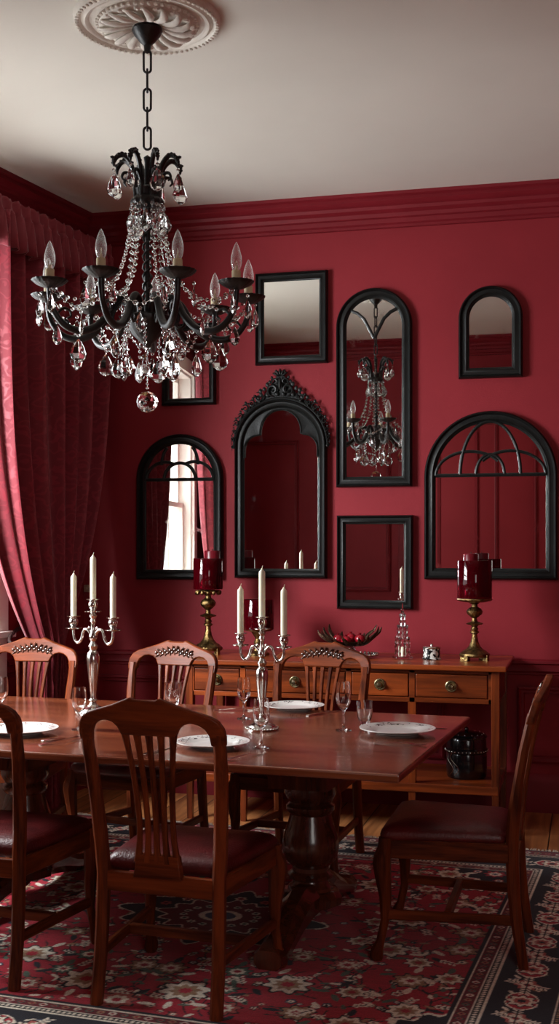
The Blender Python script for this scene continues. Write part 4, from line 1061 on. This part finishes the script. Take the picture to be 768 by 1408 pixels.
# ------------------------------------------------------------------ rug
RW, RH, ST = 2.92, 2.84, .005
nx, ny = int(RW/ST), int(RH/ST)
U = (np.arange(nx+1)*ST-RW/2)[None, :].repeat(ny+1, 0); V = (np.arange(ny+1)*ST-RH/2)[:, None].repeat(nx+1, 1)
def lin(*c): return np.array(srgb(*c)[:3])
RED, DRED, NAVY, CREAM, TAN, GREEN, PINK, BLUE, BLK = lin(176, 26, 48), lin(112, 16, 32), lin(20, 21, 34), lin(240, 228, 208), lin(168, 132, 100), lin(84, 104, 88), lin(186, 92, 84), lin(62, 74, 100), lin(20, 15, 18)
img = np.zeros((ny+1, nx+1, 3)); img[:] = RED
rs = np.random.RandomState(5)
def sub(cx, cy, r):
    i0 = max(0, int((cy-r+RH/2)/ST)); i1 = min(ny+1, int((cy+r+RH/2)/ST)+2); j0 = max(0, int((cx-r+RW/2)/ST)); j1 = min(nx+1, int((cx+r+RW/2)/ST)+2)
    return slice(i0, i1), slice(j0, j1)
def ell(cx, cy, a, b_, th, c):
    si, sj = sub(cx, cy, max(a, b_)); x = U[si, sj]-cx; y = V[si, sj]-cy
    X = x*cos(th)+y*sin(th); Y = -x*sin(th)+y*cos(th); k = (X/a)**2+(Y/b_)**2 < 1; img[si, sj][k] = c
def flower(cx, cy, r, n, c1, c2, c3, ph=0):
    si, sj = sub(cx, cy, r*1.15); x = U[si, sj]-cx; y = V[si, sj]-cy
    rr = np.hypot(x, y); th = np.arctan2(y, x)+ph; e = r*(.86+.14*np.cos(n*th))
    v = img[si, sj]; v[rr < e*1.16] = BLK; v[rr < e] = c1; v[rr < e*.62] = c2; v[rr < e*.3] = c3
def line(pts, w_, c):
    for (x0, y0), (x1, y1) in zip(pts, pts[1:]):
        L = max(1, int(math.hypot(x1-x0, y1-y0)/(w_*.5)))
        for k in range(L+1): t = k/L; ell(x0+(x1-x0)*t, y0+(y1-y0)*t, w_, w_, 0, c)
def sprig(cx, cy, th, s_, c=CREAM):
    line([(cx, cy), (cx+s_*cos(th), cy+s_*sin(th))], .0035, BLK)
    for k in range(1, 5):
        for sg in (-1, 1):
            a = th+sg*.8; x = cx+s_*k/4*cos(th)+.012*cos(a); y = cy+s_*k/4*sin(th)+.012*sin(a); ell(x, y, .011, .0048, a, c)
# border bands (distance from the edge)
DD = np.minimum(np.minimum(U+RW/2, RW/2-U), np.minimum(V+RH/2, RH/2-V))
FX, FY = RW/2-.42, RH/2-.42
# field: mirrored motifs
def sym(fn, x, y, *a, **k):
    for sx_ in (-1, 1):
        for sy_ in (-1, 1): fn(x*sx_, y*sy_, *a, **k)
for k in range(130):   # small scatter
    x = rs.uniform(0, FX); y = rs.uniform(0, FY); c = [CREAM, TAN, PINK, BLUE, GREEN, NAVY][rs.randint(6)]
    sym(flower, x, y, rs.uniform(.011, .022), 5, c, CREAM if c is not CREAM else PINK, BLK)
for k in range(50):
    x0, y0 = rs.uniform(0, FX), rs.uniform(0, FY); a = rs.uniform(0, 6.28); pts = [(x0, y0)]
    for q in range(14): a += rs.uniform(.05, .3)*(1 if k % 2 else -1); x0 += .022*cos(a); y0 += .022*sin(a); pts.append((x0, y0))
    for sx_ in (-1, 1):
        for sy_ in (-1, 1): line([(p[0]*sx_, p[1]*sy_) for p in pts], .0032, BLK if k % 3 else NAVY)
    for q in (3, 7, 11):
        for sx_ in (-1, 1):
            for sy_ in (-1, 1): ell(pts[q][0]*sx_, pts[q][1]*sy_, .02, .008, a*sx_*sy_+q, [GREEN, CREAM, TAN][q % 3])
# spandrel corners
LOB = (FX-np.abs(U))/.3; LOV = (FY-np.abs(V))/.3
ma_ = (np.maximum(LOB, 0)**1.15+np.maximum(LOV, 0)**1.15 + .07*np.sin(np.arctan2(LOV+1e-6, LOB+1e-6)*18)) < 1
edge = (np.maximum(LOB, 0)**1.15+np.maximum(LOV, 0)**1.15 + .07*np.sin(np.arctan2(LOV+1e-6, LOB+1e-6)*18)) < 1.07
img[edge] = CREAM; img[ma_] = NAVY
for x, y, r_ in ((.94, .94, .05), (.86, .96, .025), (.97, .84, .025)):
    sym(flower, x*FX/1.04, y*FY/1.0, r_, 8, RED, CREAM, BLUE)
for x, y, th in ((.72, .74, .5), (.88, .68, 1.2), (.6, .86, .2), (.92, .5, 1.4)): sym(sprig, x, y, th, .06)
# central medallion
TH_ = np.arctan2(V, U); RR = np.hypot(U/1.25, V); e = .30*(1+.09*np.cos(16*TH_)+.04*np.cos(8*TH_))
img[RR < e*1.05] = CREAM; img[RR < e*1.02] = BLK; img[RR < e] = NAVY; e2 = e*.62
img[RR < e2*1.05] = CREAM; img[RR < e2] = DRED; img[RR < .07] = CREAM; img[RR < .05] = BLUE
for k in range(16):
    a = 2*PI*k/16; flower(.235*1.25*cos(a), .235*sin(a), .026, 6, PINK if k % 2 else CREAM, RED, BLK); flower(.12*1.25*cos(a+.2), .12*sin(a+.2), .018, 6, CREAM, GREEN, BLK)
# large flowers in the field
for x, y, r_, c in ((.72, .18, .06, CREAM), (.48, .62, .065, CREAM), (.86, .46, .05, TAN), (.18, .78, .07, CREAM), (.35, .88, .045, PINK), (.62, .38, .045, PINK), (.97, .1, .05, TAN), (.05, .6, .045, TAN), (.7, .62, .04, CREAM), (.28, .56, .04, GREEN), (.58, .84, .045, TAN), (.85, .28, .04, CREAM), (0, .92, .055, PINK), (.9, .72, .05, CREAM), (.45, .35, .04, TAN), (.75, .88, .05, CREAM), (.3, .72, .035, GREEN), (.6, .12, .04, CREAM), (.98, .4, .04, CREAM)):
    r_ *= 1.25; sym(flower, x, y, r_, 8, c, TAN if c is CREAM else CREAM, RED, .4)
    for q in range(3): sym(ell, x+r_*1.5*cos(q*2.1+x*9), y+r_*1.5*sin(q*2.1+x*9), .03, .012, q*2.1+x*9, [CREAM, GREEN, NAVY][q])
    sym(sprig, x+r_, y-r_, x*7, .07)
# borders
def band(d0, d1, c): img[(DD >= d0) & (DD < d1)] = c
band(0, .43, NAVY); band(0, .02, BLK); band(.02, .085, DRED); band(.085, .092, CREAM); band(.092, .112, NAVY); band(.112, .119, CREAM)
band(.33, .337, CREAM); band(.337, .362, BLK); band(.362, .369, CREAM); band(.369, .41, DRED); band(.41, .417, CREAM); band(.417, .425, NAVY)
def around(d_, step, fn):
    hx, hy = RW/2-d_, RH/2-d_
    for (L, f) in ((hx, lambda t: (t, hy, 0)), (hx, lambda t: (t, -hy, PI)), (hy, lambda t: (hx, t, PI/2)), (hy, lambda t: (-hx, t, -PI/2))):
        n_ = max(1, round(2*L/step))
        for k in range(n_): t = -L+(k+.5)*2*L/n_; x, y, th = f(t); fn(x, y, th, k)
def bigros(x, y, th, k):
    dx, dy = (.07, .05) if abs(sin(th)) < .5 else (.05, .07)
    if k % 2 == 0:
        ell(x, y, dx*1.1, dy*1.1, 0, CREAM); ell(x, y, dx, dy, 0, RED); flower(x, y, .048, 8, CREAM, PINK, NAVY); 
    else:
        flower(x, y, .045, 6, PINK, CREAM, RED); sprig(x, y, th, .08); sprig(x, y, th+PI, .08); sprig(x, y, th+1.2, .06); sprig(x, y, th-1.9, .06)
def mid(x, y, th, k):
    s_ = .04*(1 if k % 2 else -1); x += -sin(th)*s_; y += cos(th)*s_; flower(x, y, .018, 5, [GREEN, TAN, BLUE][k % 3], CREAM, BLK); ell(x+.03*cos(th), y+.03*sin(th), .018, .007, th+.6, CREAM)
around(.225, .075, mid); around(.225, .145, bigros)
around(.055, .05, lambda x, y, th, k: flower(x, y, .019, 5, [CREAM, TAN, PINK][k % 3], NAVY, RED))
around(.39, .04, lambda x, y, th, k: flower(x, y, .014, 4, [CREAM, GREEN, TAN][k % 3], RED, BLK))
around(.35, .018, lambda x, y, th, k: ell(x, y, .0065, .0065, 0, CREAM)); around(.102, .018, lambda x, y, th, k: ell(x, y, .006, .006, 0, TAN))
img *= (1+.13*rs.randn(ny+1, 1, 1)*.5)*(1+.10*rs.randn(ny+1, nx+1, 1)); img = np.clip(img, 0, 1)
me = bpy.data.meshes.new('persian_rug')
nv = (nx+1)*(ny+1); co_ = np.zeros((nv, 3), 'f'); co_[:, 0] = U.ravel(); co_[:, 1] = V.ravel()
co_[:, 2] = .0075+.0006*np.sin(U.ravel()*7)*np.sin(V.ravel()*6)
edge_ = (np.abs(U.ravel()) > RW/2-1e-3) | (np.abs(V.ravel()) > RH/2-1e-3); co_[edge_, 2] = .0005
idx = np.arange(nv).reshape(ny+1, nx+1); q = np.stack([idx[:-1, :-1], idx[:-1, 1:], idx[1:, 1:], idx[1:, :-1]], -1).reshape(-1)
me.vertices.add(nv); me.vertices.foreach_set('co', co_.ravel()); me.loops.add(len(q)); me.loops.foreach_set('vertex_index', q.astype('i'))
me.polygons.add(len(q)//4); me.polygons.foreach_set('loop_start', np.arange(0, len(q), 4, dtype='i')); me.update(calc_edges=True); me.validate()
at_ = me.color_attributes.new('weave', 'FLOAT_COLOR', 'POINT'); at_.data.foreach_set('color', np.concatenate([img.reshape(-1, 3), np.ones((nv, 1))], 1).astype('f').ravel())
me.materials.append(M['rug'])
rug = thing('persian_rug', 'red and navy Persian rug with floral field and dark border under the dining table', 'rug', (-1.40, 4.52, .0005), R(-4))
ro = bpy.data.objects.new('pile', me); C.objects.link(ro); ro.parent = rug
bm = B()
for s_ in (1, -1):
    x = -RW/2
    while x < RW/2:
        dx = random.uniform(-.012, .012); L = random.uniform(.03, .055)
        tube(bm, [(x, s_*(RH/2-.006), .006), (x+dx*.5, s_*(RH/2+L*.5), .006), (x+dx, s_*(RH/2+L), .003)], [.003, .0032, .0022], 4); x += .0085
fo = obj('fringe', bm, M['fringe'], rug); fo['kind'] = 'stuff'
